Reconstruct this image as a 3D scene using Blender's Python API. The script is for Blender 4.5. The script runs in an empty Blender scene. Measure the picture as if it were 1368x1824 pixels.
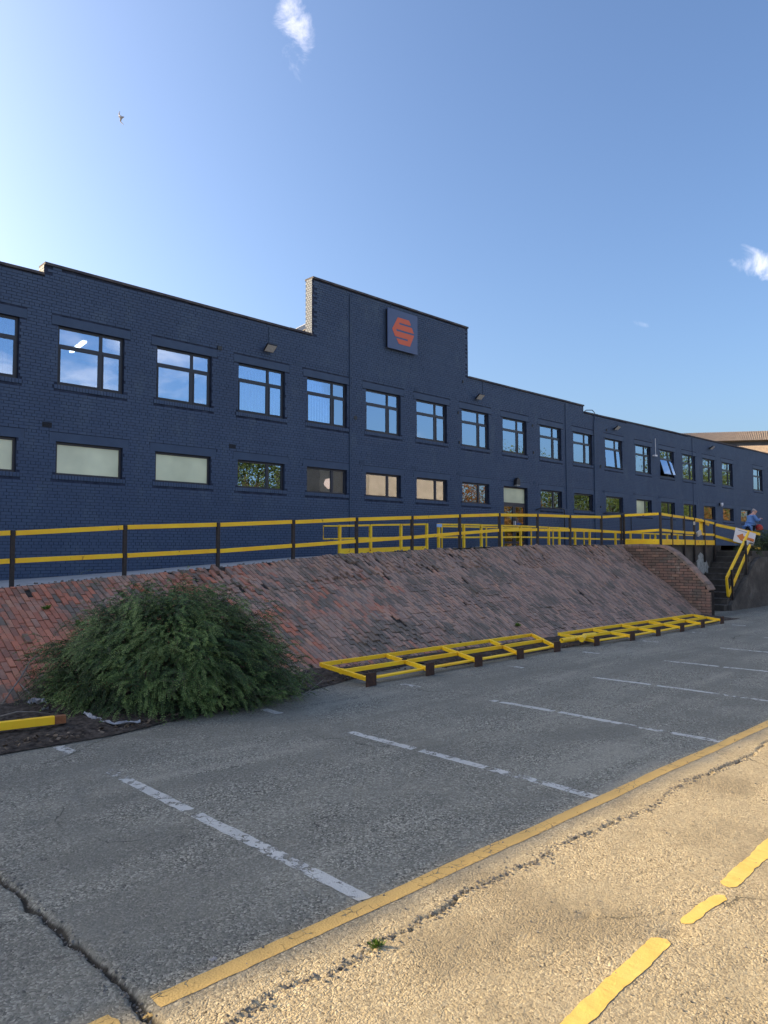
import bpy, math, random
import numpy as np
from mathutils import Vector, Matrix
rad = math.radians
R = random.Random(11)
NR = np.random.RandomState(7)
S = bpy.context.scene
COL = S.collection

# ------------------------------------------------------------------ camera
F_PX, CX, CY = 1313.04, 684.0, 912.0
TH, PI_, RO, H = rad(46.008), rad(3.076), rad(0.125), 1.7
Fw = Vector((math.cos(TH)*math.cos(PI_), math.sin(TH)*math.cos(PI_), math.sin(PI_)))
R0 = Vector((math.sin(TH), -math.cos(TH), 0))
U0 = R0.cross(Fw)
Rt = R0*math.cos(RO) - U0*math.sin(RO)
Up = U0*math.cos(RO) + R0*math.sin(RO)
cam = bpy.data.cameras.new('camera')
camo = bpy.data.objects.new('camera', cam)
COL.objects.link(camo)
M = Matrix((Rt, Up, -Fw)).transposed().to_4x4()
M.translation = (0, 0, H)
camo.matrix_world = M
cam.sensor_fit = 'VERTICAL'
cam.sensor_height = 36
cam.lens = F_PX/1824*36
cam.clip_start = 0.05
cam.clip_end = 3000
S.camera = camo

def ray(u, v):
    return Fw*F_PX + Rt*(u-CX) + Up*(CY-v)
def at(u, v, Y):            # the point at depth Y that a spot of the photograph stands for
    d = ray(u, v)
    return Vector((0, 0, H)) + d*(Y/d.y)
def gz(u, v, z=0.0):
    d = ray(u, v)
    return Vector((0, 0, H)) + d*((z-H)/d.z)

# ------------------------------------------------------------------ light
SUN_EL, SUN_AZ = rad(24.0), rad(35.0)       # azimuth measured from +Y towards -X
sd = Vector((-math.sin(SUN_AZ)*math.cos(SUN_EL), math.cos(SUN_AZ)*math.cos(SUN_EL), math.sin(SUN_EL)))
sl = bpy.data.lights.new('sun', 'SUN')
sl.energy = 5.0
sl.color = (1.0, 0.73, 0.36)
sl.angle = rad(0.53)
so = bpy.data.objects.new('sun', sl)
so.rotation_euler = sd.to_track_quat('Z', 'Y').to_euler()
COL.objects.link(so)

W = bpy.data.worlds.new('World')
S.world = W
W.use_nodes = True
nt = W.node_tree
nt.nodes.clear()
def N(nt, typ, **kw):
    n = nt.nodes.new(typ)
    for k, v in kw.items():
        if k in ('ins',):
            for a, b in v.items():
                n.inputs[a].default_value = b
        else:
            setattr(n, k, v)
    return n
out = N(nt, 'ShaderNodeOutputWorld')
bg = N(nt, 'ShaderNodeBackground')
bg.inputs['Strength'].default_value = 0.137
sky = N(nt, 'ShaderNodeTexSky', sky_type='NISHITA')
sky.sun_disc = False
sky.sun_elevation = SUN_EL
sky.sun_rotation = -SUN_AZ
sky.air_density = 1.0
sky.dust_density = 3.9
sky.ozone_density = 3.6
gam = N(nt, 'ShaderNodeGamma', ins={'Gamma': 1.13})
nt.links.new(sky.outputs[0], gam.inputs['Color'])
tc = N(nt, 'ShaderNodeTexCoord')
def math_node(nt, op, a, b=None, clamp=False):
    n = nt.nodes.new('ShaderNodeMath'); n.operation = op; n.use_clamp = clamp
    for i, x in enumerate((a, b)):
        if x is None: continue
        if isinstance(x, (int, float)): n.inputs[i].default_value = x
        else: nt.links.new(x, n.inputs[i])
    return n.outputs[0]
def maprange(nt, v, a, b, c=0.0, d=1.0, smooth=True):
    n = nt.nodes.new('ShaderNodeMapRange')
    n.interpolation_type = 'SMOOTHSTEP' if smooth else 'LINEAR'
    nt.links.new(v, n.inputs['Value'])
    for k, x in zip(('From Min', 'From Max', 'To Min', 'To Max'), (a, b, c, d)): n.inputs[k].default_value = x
    return n.outputs['Result']
cn = N(nt, 'ShaderNodeTexNoise', ins={'Scale': 22.0, 'Detail': 9.0, 'Roughness': 0.62, 'Distortion': 0.5})
nt.links.new(tc.outputs['Generated'], cn.inputs['Vector'])
total = None
# small fair-weather clouds: direction, half width along camera right / up, tilt, strength
for (u, v, su, sv, til, k) in ((529, 55, 30, 62, 0.25, 1.0), (1347, 474, 42, 21, -0.45, 1.05), (1142, 577, 17, 7, -0.3, 0.55)):
    d = ray(u, v).normalized()
    e1 = (Rt*math.cos(til) + Up*math.sin(til)); e1 = (e1 - d*e1.dot(d)).normalized()
    e2 = d.cross(e1)
    acc = []
    for e, s in ((e1, su), (e2, sv)):
        dn = N(nt, 'ShaderNodeVectorMath', operation='DOT_PRODUCT')
        nt.links.new(tc.outputs['Generated'], dn.inputs[0]); dn.inputs[1].default_value = e
        q = math_node(nt, 'MULTIPLY', dn.outputs['Value'], F_PX/s)
        acc.append(math_node(nt, 'MULTIPLY', q, q))
    fd = N(nt, 'ShaderNodeVectorMath', operation='DOT_PRODUCT')
    nt.links.new(tc.outputs['Generated'], fd.inputs[0]); fd.inputs[1].default_value = d
    front = math_node(nt, 'GREATER_THAN', fd.outputs['Value'], 0.5)
    rr = math_node(nt, 'ADD', acc[0], acc[1])
    g = math_node(nt, 'SUBTRACT', 1.0, rr)
    g = math_node(nt, 'ADD', g, math_node(nt, 'MULTIPLY', math_node(nt, 'SUBTRACT', cn.outputs['Fac'], 0.52), 5.5))
    g = maprange(nt, g, 0.0, 1.7, 0.0, 0.42*k)
    g = math_node(nt, 'MULTIPLY', g, front)
    total = g if total is None else math_node(nt, 'ADD', total, g, True)
# scattered clouds over the other half of the sky (they are what the upper windows mirror)
sx = N(nt, 'ShaderNodeSeparateXYZ'); nt.links.new(tc.outputs['Generated'], sx.inputs[0])
cn2 = N(nt, 'ShaderNodeTexNoise', ins={'Scale': 3.4, 'Detail': 8.0, 'Roughness': 0.55, 'Distortion': 0.3})
mp = N(nt, 'ShaderNodeMapping'); mp.inputs['Scale'].default_value = (1, 1, 2.6); mp.inputs['Location'].default_value = (0.7, 0.2, 0.35)
nt.links.new(tc.outputs['Generated'], mp.inputs['Vector']); nt.links.new(mp.outputs[0], cn2.inputs['Vector'])
g = maprange(nt, cn2.outputs['Fac'], 0.50, 0.64, 0.0, 0.7)
g = math_node(nt, 'MULTIPLY', g, maprange(nt, sx.outputs['Y'], -0.05, -0.35, 0.0, 1.0))
g = math_node(nt, 'MULTIPLY', g, maprange(nt, sx.outputs['Z'], 0.0, 0.06, 0.0, 1.0))
total = math_node(nt, 'ADD', total, g, True)
mx = N(nt, 'ShaderNodeMix', data_type='RGBA')
nt.links.new(total, mx.inputs['Factor'])
nt.links.new(gam.outputs[0], mx.inputs['A'])
mx.inputs['B'].default_value = (9.0, 8.4, 8.7, 1)
nt.links.new(mx.outputs['Result'], bg.inputs['Color'])
nt.links.new(bg.outputs[0], out.inputs['Surface'])

S.view_settings.view_transform = 'Standard'
S.view_settings.look = 'None'
S.view_settings.gamma = 1
S.view_settings.use_curve_mapping = False
S.view_settings.exposure = 0.85
S.render.engine = 'CYCLES'

# ------------------------------------------------------------------ materials
def new_mat(name):
    m = bpy.data.materials.new(name); m.use_nodes = True
    t = m.node_tree
    b = t.nodes['Principled BSDF']
    return m, t, b
def pos(t, scale=(1, 1, 1)):
    g = t.nodes.new('ShaderNodeNewGeometry')
    if scale == (1, 1, 1): return g.outputs['Position']
    mp = t.nodes.new('ShaderNodeMapping'); mp.inputs['Scale'].default_value = scale
    t.links.new(g.outputs['Position'], mp.inputs['Vector'])
    return mp.outputs[0]
def noise(t, vec, scale, detail=5, rough=0.55, dist=0.0):
    n = N(t, 'ShaderNodeTexNoise', ins={'Scale': scale, 'Detail': detail, 'Roughness': rough, 'Distortion': dist})
    if vec is not None: t.links.new(vec, n.inputs['Vector'])
    return n.outputs['Fac']
def ramp(t, fac, stops):
    r = t.nodes.new('ShaderNodeValToRGB')
    el = r.color_ramp.elements
    while len(el) < len(stops): el.new(0.5)
    for e, (p, c) in zip(el, stops):
        e.position = p; e.color = (c[0], c[1], c[2], 1)
    t.links.new(fac, r.inputs['Fac'])
    return r.outputs['Color']
def mixc(t, fac, a, b, mode='MIX'):
    n = N(t, 'ShaderNodeMix', data_type='RGBA', blend_type=mode)
    for k, x in (('Factor', fac), ('A', a), ('B', b)):
        if isinstance(x, (int, float)): n.inputs[k].default_value = x
        elif isinstance(x, tuple): n.inputs[k].default_value = (x[0], x[1], x[2], 1)
        else: t.links.new(x, n.inputs[k])
    return n.outputs['Result']
def bump(t, b, h, dist, strength=1.0, prev=None):
    n = t.nodes.new('ShaderNodeBump'); n.inputs['Strength'].default_value = strength; n.inputs['Distance'].default_value = dist
    t.links.new(h, n.inputs['Height'])
    if prev is not None: t.links.new(prev, n.inputs['Normal'])
    t.links.new(n.outputs[0], b.inputs['Normal'])
    return n.outputs[0]
def attr(t, name):
    a = t.nodes.new('ShaderNodeAttribute'); a.attribute_name = name
    return a.outputs['Fac']
def simple(name, c1, c2=None, scale=6, rough=0.7, bd=0.0, bs=60, spec=0.5, metal=0.0):
    m, t, b = new_mat(name)
    p = pos(t)
    if c2 is None: b.inputs['Base Color'].default_value = (*c1, 1)
    else: t.links.new(ramp(t, noise(t, p, scale, 6, 0.6), [(0.35, c1), (0.65, c2)]), b.inputs['Base Color'])
    b.inputs['Roughness'].default_value = rough
    b.inputs['Specular IOR Level'].default_value = spec
    b.inputs['Metallic'].default_value = metal
    if bd: bump(t, b, noise(t, p, bs, 5, 0.6), bd)
    return m

def cellrnd(t):
    oi = t.nodes.new('ShaderNodeObjectInfo')
    s = math_node(t, 'ADD', oi.outputs['Random'], attr(t, 'rnd'))
    return math_node(t, 'FRACT', s)

def mat_navy():
    m, t, b = new_mat('navy_masonry_paint')
    p = pos(t)
    big = noise(t, p, 0.55, 6, 0.6)
    r = cellrnd(t)
    c = ramp(t, big, [(0.3, (0.04261, 0.07168, 0.1326)), (0.7, (0.05563, 0.09097, 0.1596))])
    c = mixc(t, math_node(t, 'MULTIPLY', r, 0.35), c, (0.03551, 0.06202, 0.1155))
    # rain streaks and dust
    st = noise(t, pos(t, (0.9217, 0.9031, 0.43)), 2.2, 7, 0.65)
    c = mixc(t, maprange(t, st, 0.50, 0.74, 0, 0.42), c, (0.08877, 0.1309, 0.1781))
    c = mixc(t, maprange(t, noise(t, p, 26, 4, 0.6), 0.60, 0.80, 0, 0.4), c, (0.02604, 0.04411, 0.07617))
    t.links.new(c, b.inputs['Base Color'])
    b.inputs['Roughness'].default_value = 0.62
    b.inputs['Specular IOR Level'].default_value = 0.35
    bump(t, b, noise(t, p, 45, 5, 0.6), 0.0022, 0.7)
    return m
NAVY = mat_navy()
NAVY_TRIM = simple('navy_smooth_render', (0.0375, 0.06502, 0.1192), (0.04687, 0.08003, 0.1404), 2.5, 0.6, 0.002, 45, 0.35)
MORTAR = simple('painted_mortar', (0.014, 0.021, 0.042), (0.040, 0.056, 0.098), 3.5, 0.8, 0.002, 60, 0.2)
COPING = simple('weathered_coping', (0.045, 0.045, 0.06), (0.11, 0.10, 0.10), 3, 0.85, 0.003, 50, 0.3)
FRAME = simple('window_frame_grey', (0.020, 0.024, 0.036), None, 1, 0.42, 0, 60, 0.45)
DARK = simple('dark_interior', (0.035, 0.036, 0.04), (0.06, 0.06, 0.06), 2, 0.9)
CEIL = simple('ceiling_tile', (0.30, 0.30, 0.30), (0.36, 0.36, 0.35), 2, 0.9)
BLIND = simple('blind_fabric', (0.42, 0.45, 0.50), (0.50, 0.53, 0.58), 4, 0.9)

def mat_glass():
    m, t, b = new_mat('coated_window_glass')
    t.nodes.remove(b)
    o = t.nodes['Material Output']
    gl = N(t, 'ShaderNodeBsdfGlossy'); gl.inputs['Color'].default_value = (0.68, 0.82, 1.0, 1); gl.inputs['Roughness'].default_value = 0.004
    tr = N(t, 'ShaderNodeBsdfTransparent'); tr.inputs['Color'].default_value = (0.62, 0.68, 0.74, 1)
    ms = N(t, 'ShaderNodeMixShader')
    fr = N(t, 'ShaderNodeFresnel'); fr.inputs['IOR'].default_value = 1.5
    f = math_node(t, 'ADD', math_node(t, 'MULTIPLY', fr.outputs[0], 1.5), 0.31, True)
    t.links.new(f, ms.inputs[0]); t.links.new(tr.outputs[0], ms.inputs[1]); t.links.new(gl.outputs[0], ms.inputs[2])
    bp = N(t, 'ShaderNodeBump'); bp.inputs['Strength'].default_value = 0.5; bp.inputs['Distance'].default_value = 0.0012
    t.links.new(noise(t, pos(t), 2.2, 2, 0.5), bp.inputs['Height'])
    t.links.new(bp.outputs[0], gl.inputs['Normal'])
    t.links.new(ms.outputs[0], o.inputs['Surface'])
    return m
GLASS = mat_glass()
def mat_frost():
    m, t, b = new_mat('frosted_glass')
    p = pos(t)
    c = ramp(t, noise(t, p, 0.9, 3, 0.5), [(0.3, (0.4682, 0.5069, 0.3406)), (0.7, (0.7179, 0.7603, 0.5178))])
    t.links.new(c, b.inputs['Base Color'])
    b.inputs['Roughness'].default_value = 0.22
    b.inputs['Specular IOR Level'].default_value = 0.9
    bump(t, b, noise(t, p, 140, 3, 0.5), 0.0006)
    return m
FROST = mat_frost()

def mat_yellow(name='yellow_paint', wear=0.64):
    m, t, b = new_mat(name)
    p = pos(t)
    n = noise(t, p, 9, 8, 0.7)
    c = ramp(t, noise(t, p, 2.4, 4, 0.6), [(0.3, (0.9131, 0.4939, 0.00864)), (0.7, (0.95, 0.6447, 0.01584))])
    c = mixc(t, maprange(t, n, wear, wear+0.05), c, (0.1522, 0.06172, 0.01296))
    c = mixc(t, maprange(t, noise(t, p, 1.4, 6, 0.7), 0.55, 0.8, 0, 0.35), c, (0.4262, 0.2606, 0.036))
    t.links.new(c, b.inputs['Base Color'])
    b.inputs['Roughness'].default_value = 0.5
    bump(t, b, noise(t, p, 40, 5, 0.6), 0.002, 0.5)
    return m
YEL = mat_yellow('yellow_paint', 0.63)
YELF = mat_yellow('faded_yellow_paint', 0.60)
STEEL = simple('black_brown_steel', (0.010, 0.009, 0.010), (0.030, 0.020, 0.018), 14, 0.6, 0.002, 60)
RUST = simple('rusty_steel', (0.028, 0.016, 0.012), (0.075, 0.032, 0.018), 20, 0.85, 0.004, 60)
WHITE = simple('white_plastic', (0.75, 0.75, 0.76), None, 1, 0.4)
BLACKP = simple('black_plastic', (0.015, 0.015, 0.017), None, 1, 0.4)
LENS = simple('floodlight_glass', (0.42, 0.41, 0.38), (0.55, 0.54, 0.50), 20, 0.3)

def mat_redbrick(name='red_brick', mode=0):
    m, t, b = new_mat(name)
    p = pos(t)
    r = cellrnd(t)
    red = ramp(t, r, [(0.0, (0.4857, 0.1788, 0.1093)), (0.35, (0.3585, 0.1442, 0.09504)), (0.7, (0.5435, 0.2192, 0.1331)), (1.0, (0.266, 0.1327, 0.09504))])
    pur = ramp(t, r, [(0.0, (0.2891, 0.1961, 0.1568)), (0.4, (0.3816, 0.2596, 0.1996)), (0.75, (0.2197, 0.1673, 0.1426)), (1.0, (0.4394, 0.2538, 0.1806))])
    sp = N(t, 'ShaderNodeSeparateXYZ'); t.links.new(p, sp.inputs[0])
    if mode == 0:
        zone = math_node(t, 'ADD', math_node(t, 'MULTIPLY', sp.outputs['X'], 0.13), math_node(t, 'MULTIPLY', math_node(t, 'SUBTRACT', noise(t, p, 0.9, 5, 0.6), 0.5), 2.6))
        zone = math_node(t, 'ADD', zone, math_node(t, 'MULTIPLY', math_node(t, 'SUBTRACT', r, 0.5), 0.75))
        c = mixc(t, maprange(t, zone, 0.42, 1.0), red, pur)
    else:
        c = mixc(t, 0.35, mixc(t, 0.60, red, pur), (0.13, 0.085, 0.07))
        c = mixc(t, maprange(t, noise(t, p, 2.6, 6, 0.65), 0.42, 0.62, 0, 0.6), c, (0.1274, 0.103, 0.0748))
    c = mixc(t, maprange(t, math_node(t, 'FRACT', math_node(t, 'MULTIPLY', r, 7.31)), 0.72, 0.95, 0, 0.45), c, (0.098, 0.09476, 0.0836))
    c = mixc(t, maprange(t, math_node(t, 'FRACT', math_node(t, 'MULTIPLY', r, 13.7)), 0.86, 0.97, 0, 0.45), c, (0.49, 0.2781, 0.176))
    # black lichen and soot patches, grey bloom
    l1 = noise(t, p, 1.25, 8, 0.68, 0.4)
    l1 = math_node(t, 'ADD', l1, math_node(t, 'MULTIPLY', math_node(t, 'SUBTRACT', r, 0.5), 0.16))
    l1 = math_node(t, 'ADD', l1, maprange(t, sp.outputs['X'], 9.0, 3.0, 0.0, 0.035))
    c = mixc(t, maprange(t, l1, 0.50, 0.63, 0, 0.8), c, (0.133, 0.1211, 0.09979))
    l2 = noise(t, p, 13, 8, 0.7)
    c = mixc(t, maprange(t, l2, 0.54, 0.68, 0, 0.6), c, (0.133, 0.1154, 0.09504))
    l3 = noise(t, p, 3.1, 8, 0.72)
    c = mixc(t, maprange(t, l3, 0.57, 0.74, 0, 0.55), c, (0.4163, 0.3922, 0.3136))
    c = mixc(t, maprange(t, noise(t, p, 42, 5, 0.6), 0.64, 0.74, 0, 0.55), c, (0.5319, 0.473, 0.3516))
    t.links.new(c, b.inputs['Base Color'])
    b.inputs['Roughness'].default_value = 0.9
    b.inputs['Specular IOR Level'].default_value = 0.2
    bump(t, b, noise(t, p, 55, 7, 0.7), 0.006, 0.9)
    return m
BRICK = mat_redbrick()
BRICKW = mat_redbrick('red_brick_wing', 1)
DIRT = simple('dark_joint_dirt', (0.018, 0.016, 0.016), (0.06, 0.052, 0.046), 6, 1.0, 0.01, 25, 0.1)

def mat_ground():
    m, t, b = new_mat('worn_concrete_asphalt')
    p = pos(t)
    sp = N(t, 'ShaderNodeSeparateXYZ'); t.links.new(p, sp.inputs[0])
    flat = N(t, 'ShaderNodeMapping'); flat.inputs['Scale'].default_value = (1, 1, 0); t.links.new(p, flat.inputs['Vector'])
    q = flat.outputs[0]
    # two aggregates
    v1 = N(t, 'ShaderNodeTexVoronoi', ins={'Scale': 95.0}); t.links.new(q, v1.inputs['Vector'])
    v2 = N(t, 'ShaderNodeTexVoronoi', ins={'Scale': 105.0}); t.links.new(q, v2.inputs['Vector'])
    wp = N(t, 'ShaderNodeTexNoise', ins={'Scale': 40.0, 'Detail': 3.0}); t.links.new(q, wp.inputs['Vector'])
    wa = N(t, 'ShaderNodeVectorMath', operation='MULTIPLY_ADD'); t.links.new(wp.outputs['Color'], wa.inputs[0]); wa.inputs[1].default_value = (0.022, 0.022, 0); t.links.new(q, wa.inputs[2])
    t.links.new(wa.outputs[0], v1.inputs['Vector']); t.links.new(wa.outputs[0], v2.inputs['Vector'])
    s1 = N(t, 'ShaderNodeSeparateColor'); t.links.new(v1.outputs['Color'], s1.inputs[0])
    s2 = N(t, 'ShaderNodeSeparateColor'); t.links.new(v2.outputs['Color'], s2.inputs[0])
    grey = ramp(t, s1.outputs[0], [(0.0, (0.0473, 0.04558, 0.0384)), (0.22, (0.129, 0.1247, 0.1024)), (0.7, (0.215, 0.209, 0.172)), (1.0, (0.43, 0.4128, 0.336))])
    tan = ramp(t, s2.outputs[0], [(0.0, (0.1581, 0.126, 0.0798)), (0.15, (0.3503, 0.2904, 0.1878)), (0.7, (0.4406, 0.3671, 0.2346)), (1.0, (0.5876, 0.5041, 0.338))])
    big = noise(t, q, 0.75, 8, 0.62)
    edge = math_node(t, 'ADD', sp.outputs['Y'], math_node(t, 'MULTIPLY', math_node(t, 'SUBTRACT', noise(t, q, 1.6, 6, 0.6), 0.5), 0.30))
    zone = maprange(t, edge, 2.46, 2.74)               # 0: exposed-aggregate drive, 1: parking bays
    c = mixc(t, zone, tan, grey)
    # smoother worn paste hides the stones in patches
    past = maprange(t, noise(t, q, 1.4, 9, 0.7, 0.3), 0.42, 0.60)
    pastec = mixc(t, zone, (0.3259, 0.2803, 0.1878), (0.2328, 0.225, 0.1825))
    c = mixc(t, math_node(t, 'MULTIPLY', past, 0.42), c, pastec)
    # stains: long streaks along the bays, blotches, darker damp strip
    str_ = noise(t, pos(t, (0.16, 1.3, 0)), 1.8, 8, 0.6, 0.4)
    c = mixc(t, math_node(t, 'MULTIPLY', maprange(t, str_, 0.45, 0.66, 0, 0.55), zone), c, (0.1436, 0.1398, 0.1174))
    c = mixc(t, math_node(t, 'MULTIPLY', maprange(t, str_, 0.45, 0.32, 0, 0.5), zone), c, (0.2949, 0.2842, 0.2314))
    c = mixc(t, maprange(t, big, 0.48, 0.64, 0, 0.6), c, mixc(t, zone, (0.2095, 0.1766, 0.1174), (0.1474, 0.1436, 0.1194)))
    c = mixc(t, maprange(t, noise(t, q, 9, 8, 0.75), 0.57, 0.70, 0, 0.6), c, mixc(t, zone, (0.1474, 0.1229, 0.08385), (0.09312, 0.08986, 0.07379)))
    c = mixc(t, maprange(t, noise(t, q, 2.7, 7, 0.7), 0.62, 0.78, 0, 0.42), c, mixc(t, zone, (0.388, 0.3456, 0.2415), (0.3259, 0.3149, 0.2549)))
    # fine hair cracks
    wv = N(t, 'ShaderNodeTexNoise', ins={'Scale': 2.2, 'Detail': 6.0, 'Roughness': 0.6}); t.links.new(q, wv.inputs['Vector'])
    ad = N(t, 'ShaderNodeVectorMath', operation='MULTIPLY_ADD'); t.links.new(wv.outputs['Color'], ad.inputs[0]); ad.inputs[1].default_value = (0.55, 0.55, 0); t.links.new(q, ad.inputs[2])
    vc = N(t, 'ShaderNodeTexVoronoi', feature='DISTANCE_TO_EDGE', ins={'Scale': 0.36}); t.links.new(ad.outputs[0], vc.inputs['Vector'])
    hair = maprange(t, vc.outputs['Distance'], 0.0035, 0.0015)
    hair = math_node(t, 'MULTIPLY', hair, maprange(t, noise(t, q, 1.1, 5), 0.50, 0.60))
    c = mixc(t, math_node(t, 'MULTIPLY', hair, 0.5), c, (0.02328, 0.02304, 0.02012))
    cr = attr(t, 'crack')
    c = mixc(t, maprange(t, cr, 0.25, 0.8, 0, 0.9), c, (0.02018, 0.0169, 0.01207))
    t.links.new(c, b.inputs['Base Color'])
    b.inputs['Roughness'].default_value = 0.9
    b.inputs['Specular IOR Level'].default_value = 0.25
    # relief: stones + pits
    h1 = math_node(t, 'SUBTRACT', 1.0, math_node(t, 'MULTIPLY', v1.outputs['Distance'], 1.1))
    h2 = math_node(t, 'SUBTRACT', 1.0, math_node(t, 'MULTIPLY', v2.outputs['Distance'], 1.1))
    hz = N(t, 'ShaderNodeMix', data_type='FLOAT'); t.links.new(zone, hz.inputs['Factor'])
    t.links.new(math_node(t, 'MULTIPLY', h2, 0.95), hz.inputs['A']); t.links.new(math_node(t, 'MULTIPLY', h1, 0.8), hz.inputs['B'])
    hh = math_node(t, 'MULTIPLY', hz.outputs['Result'], math_node(t, 'SUBTRACT', 1.0, math_node(t, 'MULTIPLY', past, 0.55)))
    hh = math_node(t, 'ADD', hh, math_node(t, 'MULTIPLY', noise(t, q, 38, 7, 0.7), 1.6))
    hh = math_node(t, 'SUBTRACT', hh, math_node(t, 'MULTIPLY', hair, 1.0))
    bump(t, b, hh, 0.0052, 1.0)
    return m
GROUND = mat_ground()

def mat_paintline(name, col, lo, hi, sc):
    m, t, b = new_mat(name)
    p = pos(t)
    c = mixc(t, maprange(t, noise(t, p, 3.5, 6, 0.65), 0.4, 0.75, 0, 0.45), col, tuple(x*0.62 for x in col))
    v1 = N(t, 'ShaderNodeTexVoronoi', ins={'Scale': 95.0}); t.links.new(p, v1.inputs['Vector'])
    t.links.new(c, b.inputs['Base Color'])
    b.inputs['Roughness'].default_value = 0.75
    # worn away where the paint has flaked
    wob = N(t, 'ShaderNodeTexNoise', ins={'Scale': 9.0, 'Detail': 5.0}); t.links.new(p, wob.inputs['Vector'])
    ad = N(t, 'ShaderNodeVectorMath', operation='MULTIPLY_ADD'); t.links.new(wob.outputs['Color'], ad.inputs[0]); ad.inputs[1].default_value = (0.09, 0.09, 0); t.links.new(p, ad.inputs[2])
    vc = N(t, 'ShaderNodeTexVoronoi', feature='DISTANCE_TO_EDGE', ins={'Scale': 15.0}); t.links.new(ad.outputs[0], vc.inputs['Vector'])
    cr = maprange(t, vc.outputs['Distance'], 0.012, 0.035)
    w = maprange(t, math_node(t, 'ADD', noise(t, p, sc, 9, 0.72), attr(t, 'wear')), lo, hi, 1.0, 0.0)
    cr = math_node(t, 'MAXIMUM', cr, maprange(t, noise(t, p, 4.0, 4), 0.58, 0.50))
    a = math_node(t, 'MULTIPLY', w, cr)
    t.links.new(a, b.inputs['Alpha'])
    bump(t, b, math_node(t, 'ADD', v1.outputs['Distance'], noise(t, p, 60, 6, 0.7)), 0.003, 0.7)
    return m
LWHITE = mat_paintline('worn_white_line', (0.46, 0.46, 0.425), 0.55, 0.63, 11)
LYEL = mat_paintline('yellow_line', (0.52, 0.35, 0.115), 0.66, 0.74, 9)
LYEL2 = simple('bright_yellow_line', (0.66, 0.44, 0.10), (0.74, 0.52, 0.14), 7, 0.65, 0.002, 90)

PATH = simple('path_concrete', (0.27, 0.27, 0.265), (0.42, 0.415, 0.40), 3, 0.9, 0.004, 40, 0.2)
def mat_wallconc():
    m, t, b = new_mat('mossy_black_concrete')
    p = pos(t)
    c = ramp(t, noise(t, p, 1.5, 8, 0.68), [(0.3, (0.035, 0.032, 0.028)), (0.55, (0.085, 0.075, 0.064)), (0.8, (0.20, 0.18, 0.155))])
    c = mixc(t, maprange(t, noise(t, pos(t, (2, 2, 0.4)), 3, 7, 0.7), 0.58, 0.7, 0, 0.6), c, (0.022, 0.026, 0.018))
    c = mixc(t, maprange(t, noise(t, p, 2.3, 9, 0.75), 0.66, 0.72, 0, 0.6), c, (0.26, 0.26, 0.25))
    t.links.new(c, b.inputs['Base Color'])
    b.inputs['Roughness'].default_value = 0.95
    bump(t, b, noise(t, p, 14, 8, 0.7), 0.03)
    return m
MOSSC = mat_wallconc()
STEPC = simple('worn_step_edge', (0.07, 0.062, 0.055), (0.15, 0.14, 0.125), 9, 0.95, 0.01, 30)
SOIL = simple('dark_soil', (0.028, 0.023, 0.020), (0.10, 0.085, 0.072), 16, 1.0, 0.02, 30, 0.1)
PLASTER = simple('peeling_pale_plaster', (0.22, 0.23, 0.22), (0.42, 0.43, 0.41), 9, 0.9, 0.01, 25)

def mat_leaf(name, stops, trans=0.25):
    m, t, b = new_mat(name)
    r = attr(t, 'rnd')
    p = pos(t)
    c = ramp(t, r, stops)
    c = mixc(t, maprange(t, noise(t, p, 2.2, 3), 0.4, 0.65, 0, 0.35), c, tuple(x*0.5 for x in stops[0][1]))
    t.links.new(c, b.inputs['Base Color'])
    b.inputs['Roughness'].default_value = 0.55
    b.inputs['Specular IOR Level'].default_value = 0.3
    o = t.nodes['Material Output']
    tr = N(t, 'ShaderNodeBsdfTranslucent'); t.links.new(c, tr.inputs['Color'])
    ms = N(t, 'ShaderNodeMixShader'); ms.inputs[0].default_value = trans
    t.links.new(b.outputs[0], ms.inputs[1]); t.links.new(tr.outputs[0], ms.inputs[2]); t.links.new(ms.outputs[0], o.inputs['Surface'])
    return m
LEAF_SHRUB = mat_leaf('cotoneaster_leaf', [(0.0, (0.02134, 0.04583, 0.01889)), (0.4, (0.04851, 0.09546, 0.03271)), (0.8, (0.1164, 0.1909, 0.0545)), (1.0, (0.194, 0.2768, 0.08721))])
LEAF_TREE = mat_leaf('tree_leaf', [(0.0, (0.045, 0.075, 0.018)), (0.5, (0.085, 0.12, 0.025)), (1.0, (0.15, 0.17, 0.035))])
LEAF_AUT = mat_leaf('autumn_leaf', [(0.0, (0.16, 0.055, 0.018)), (0.5, (0.24, 0.10, 0.025)), (1.0, (0.16, 0.15, 0.03))])
LEAF_WEED = mat_leaf('bright_weed_leaf', [(0.0, (0.055, 0.12, 0.014)), (0.5, (0.099, 0.18, 0.021)), (1.0, (0.154, 0.228, 0.042))])
BARK = simple('bark', (0.05, 0.038, 0.028), (0.10, 0.08, 0.06), 6, 0.95, 0.01, 20)
TWIG = simple('dry_twig', (0.16, 0.14, 0.12), (0.25, 0.22, 0.19), 20, 0.9)

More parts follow.
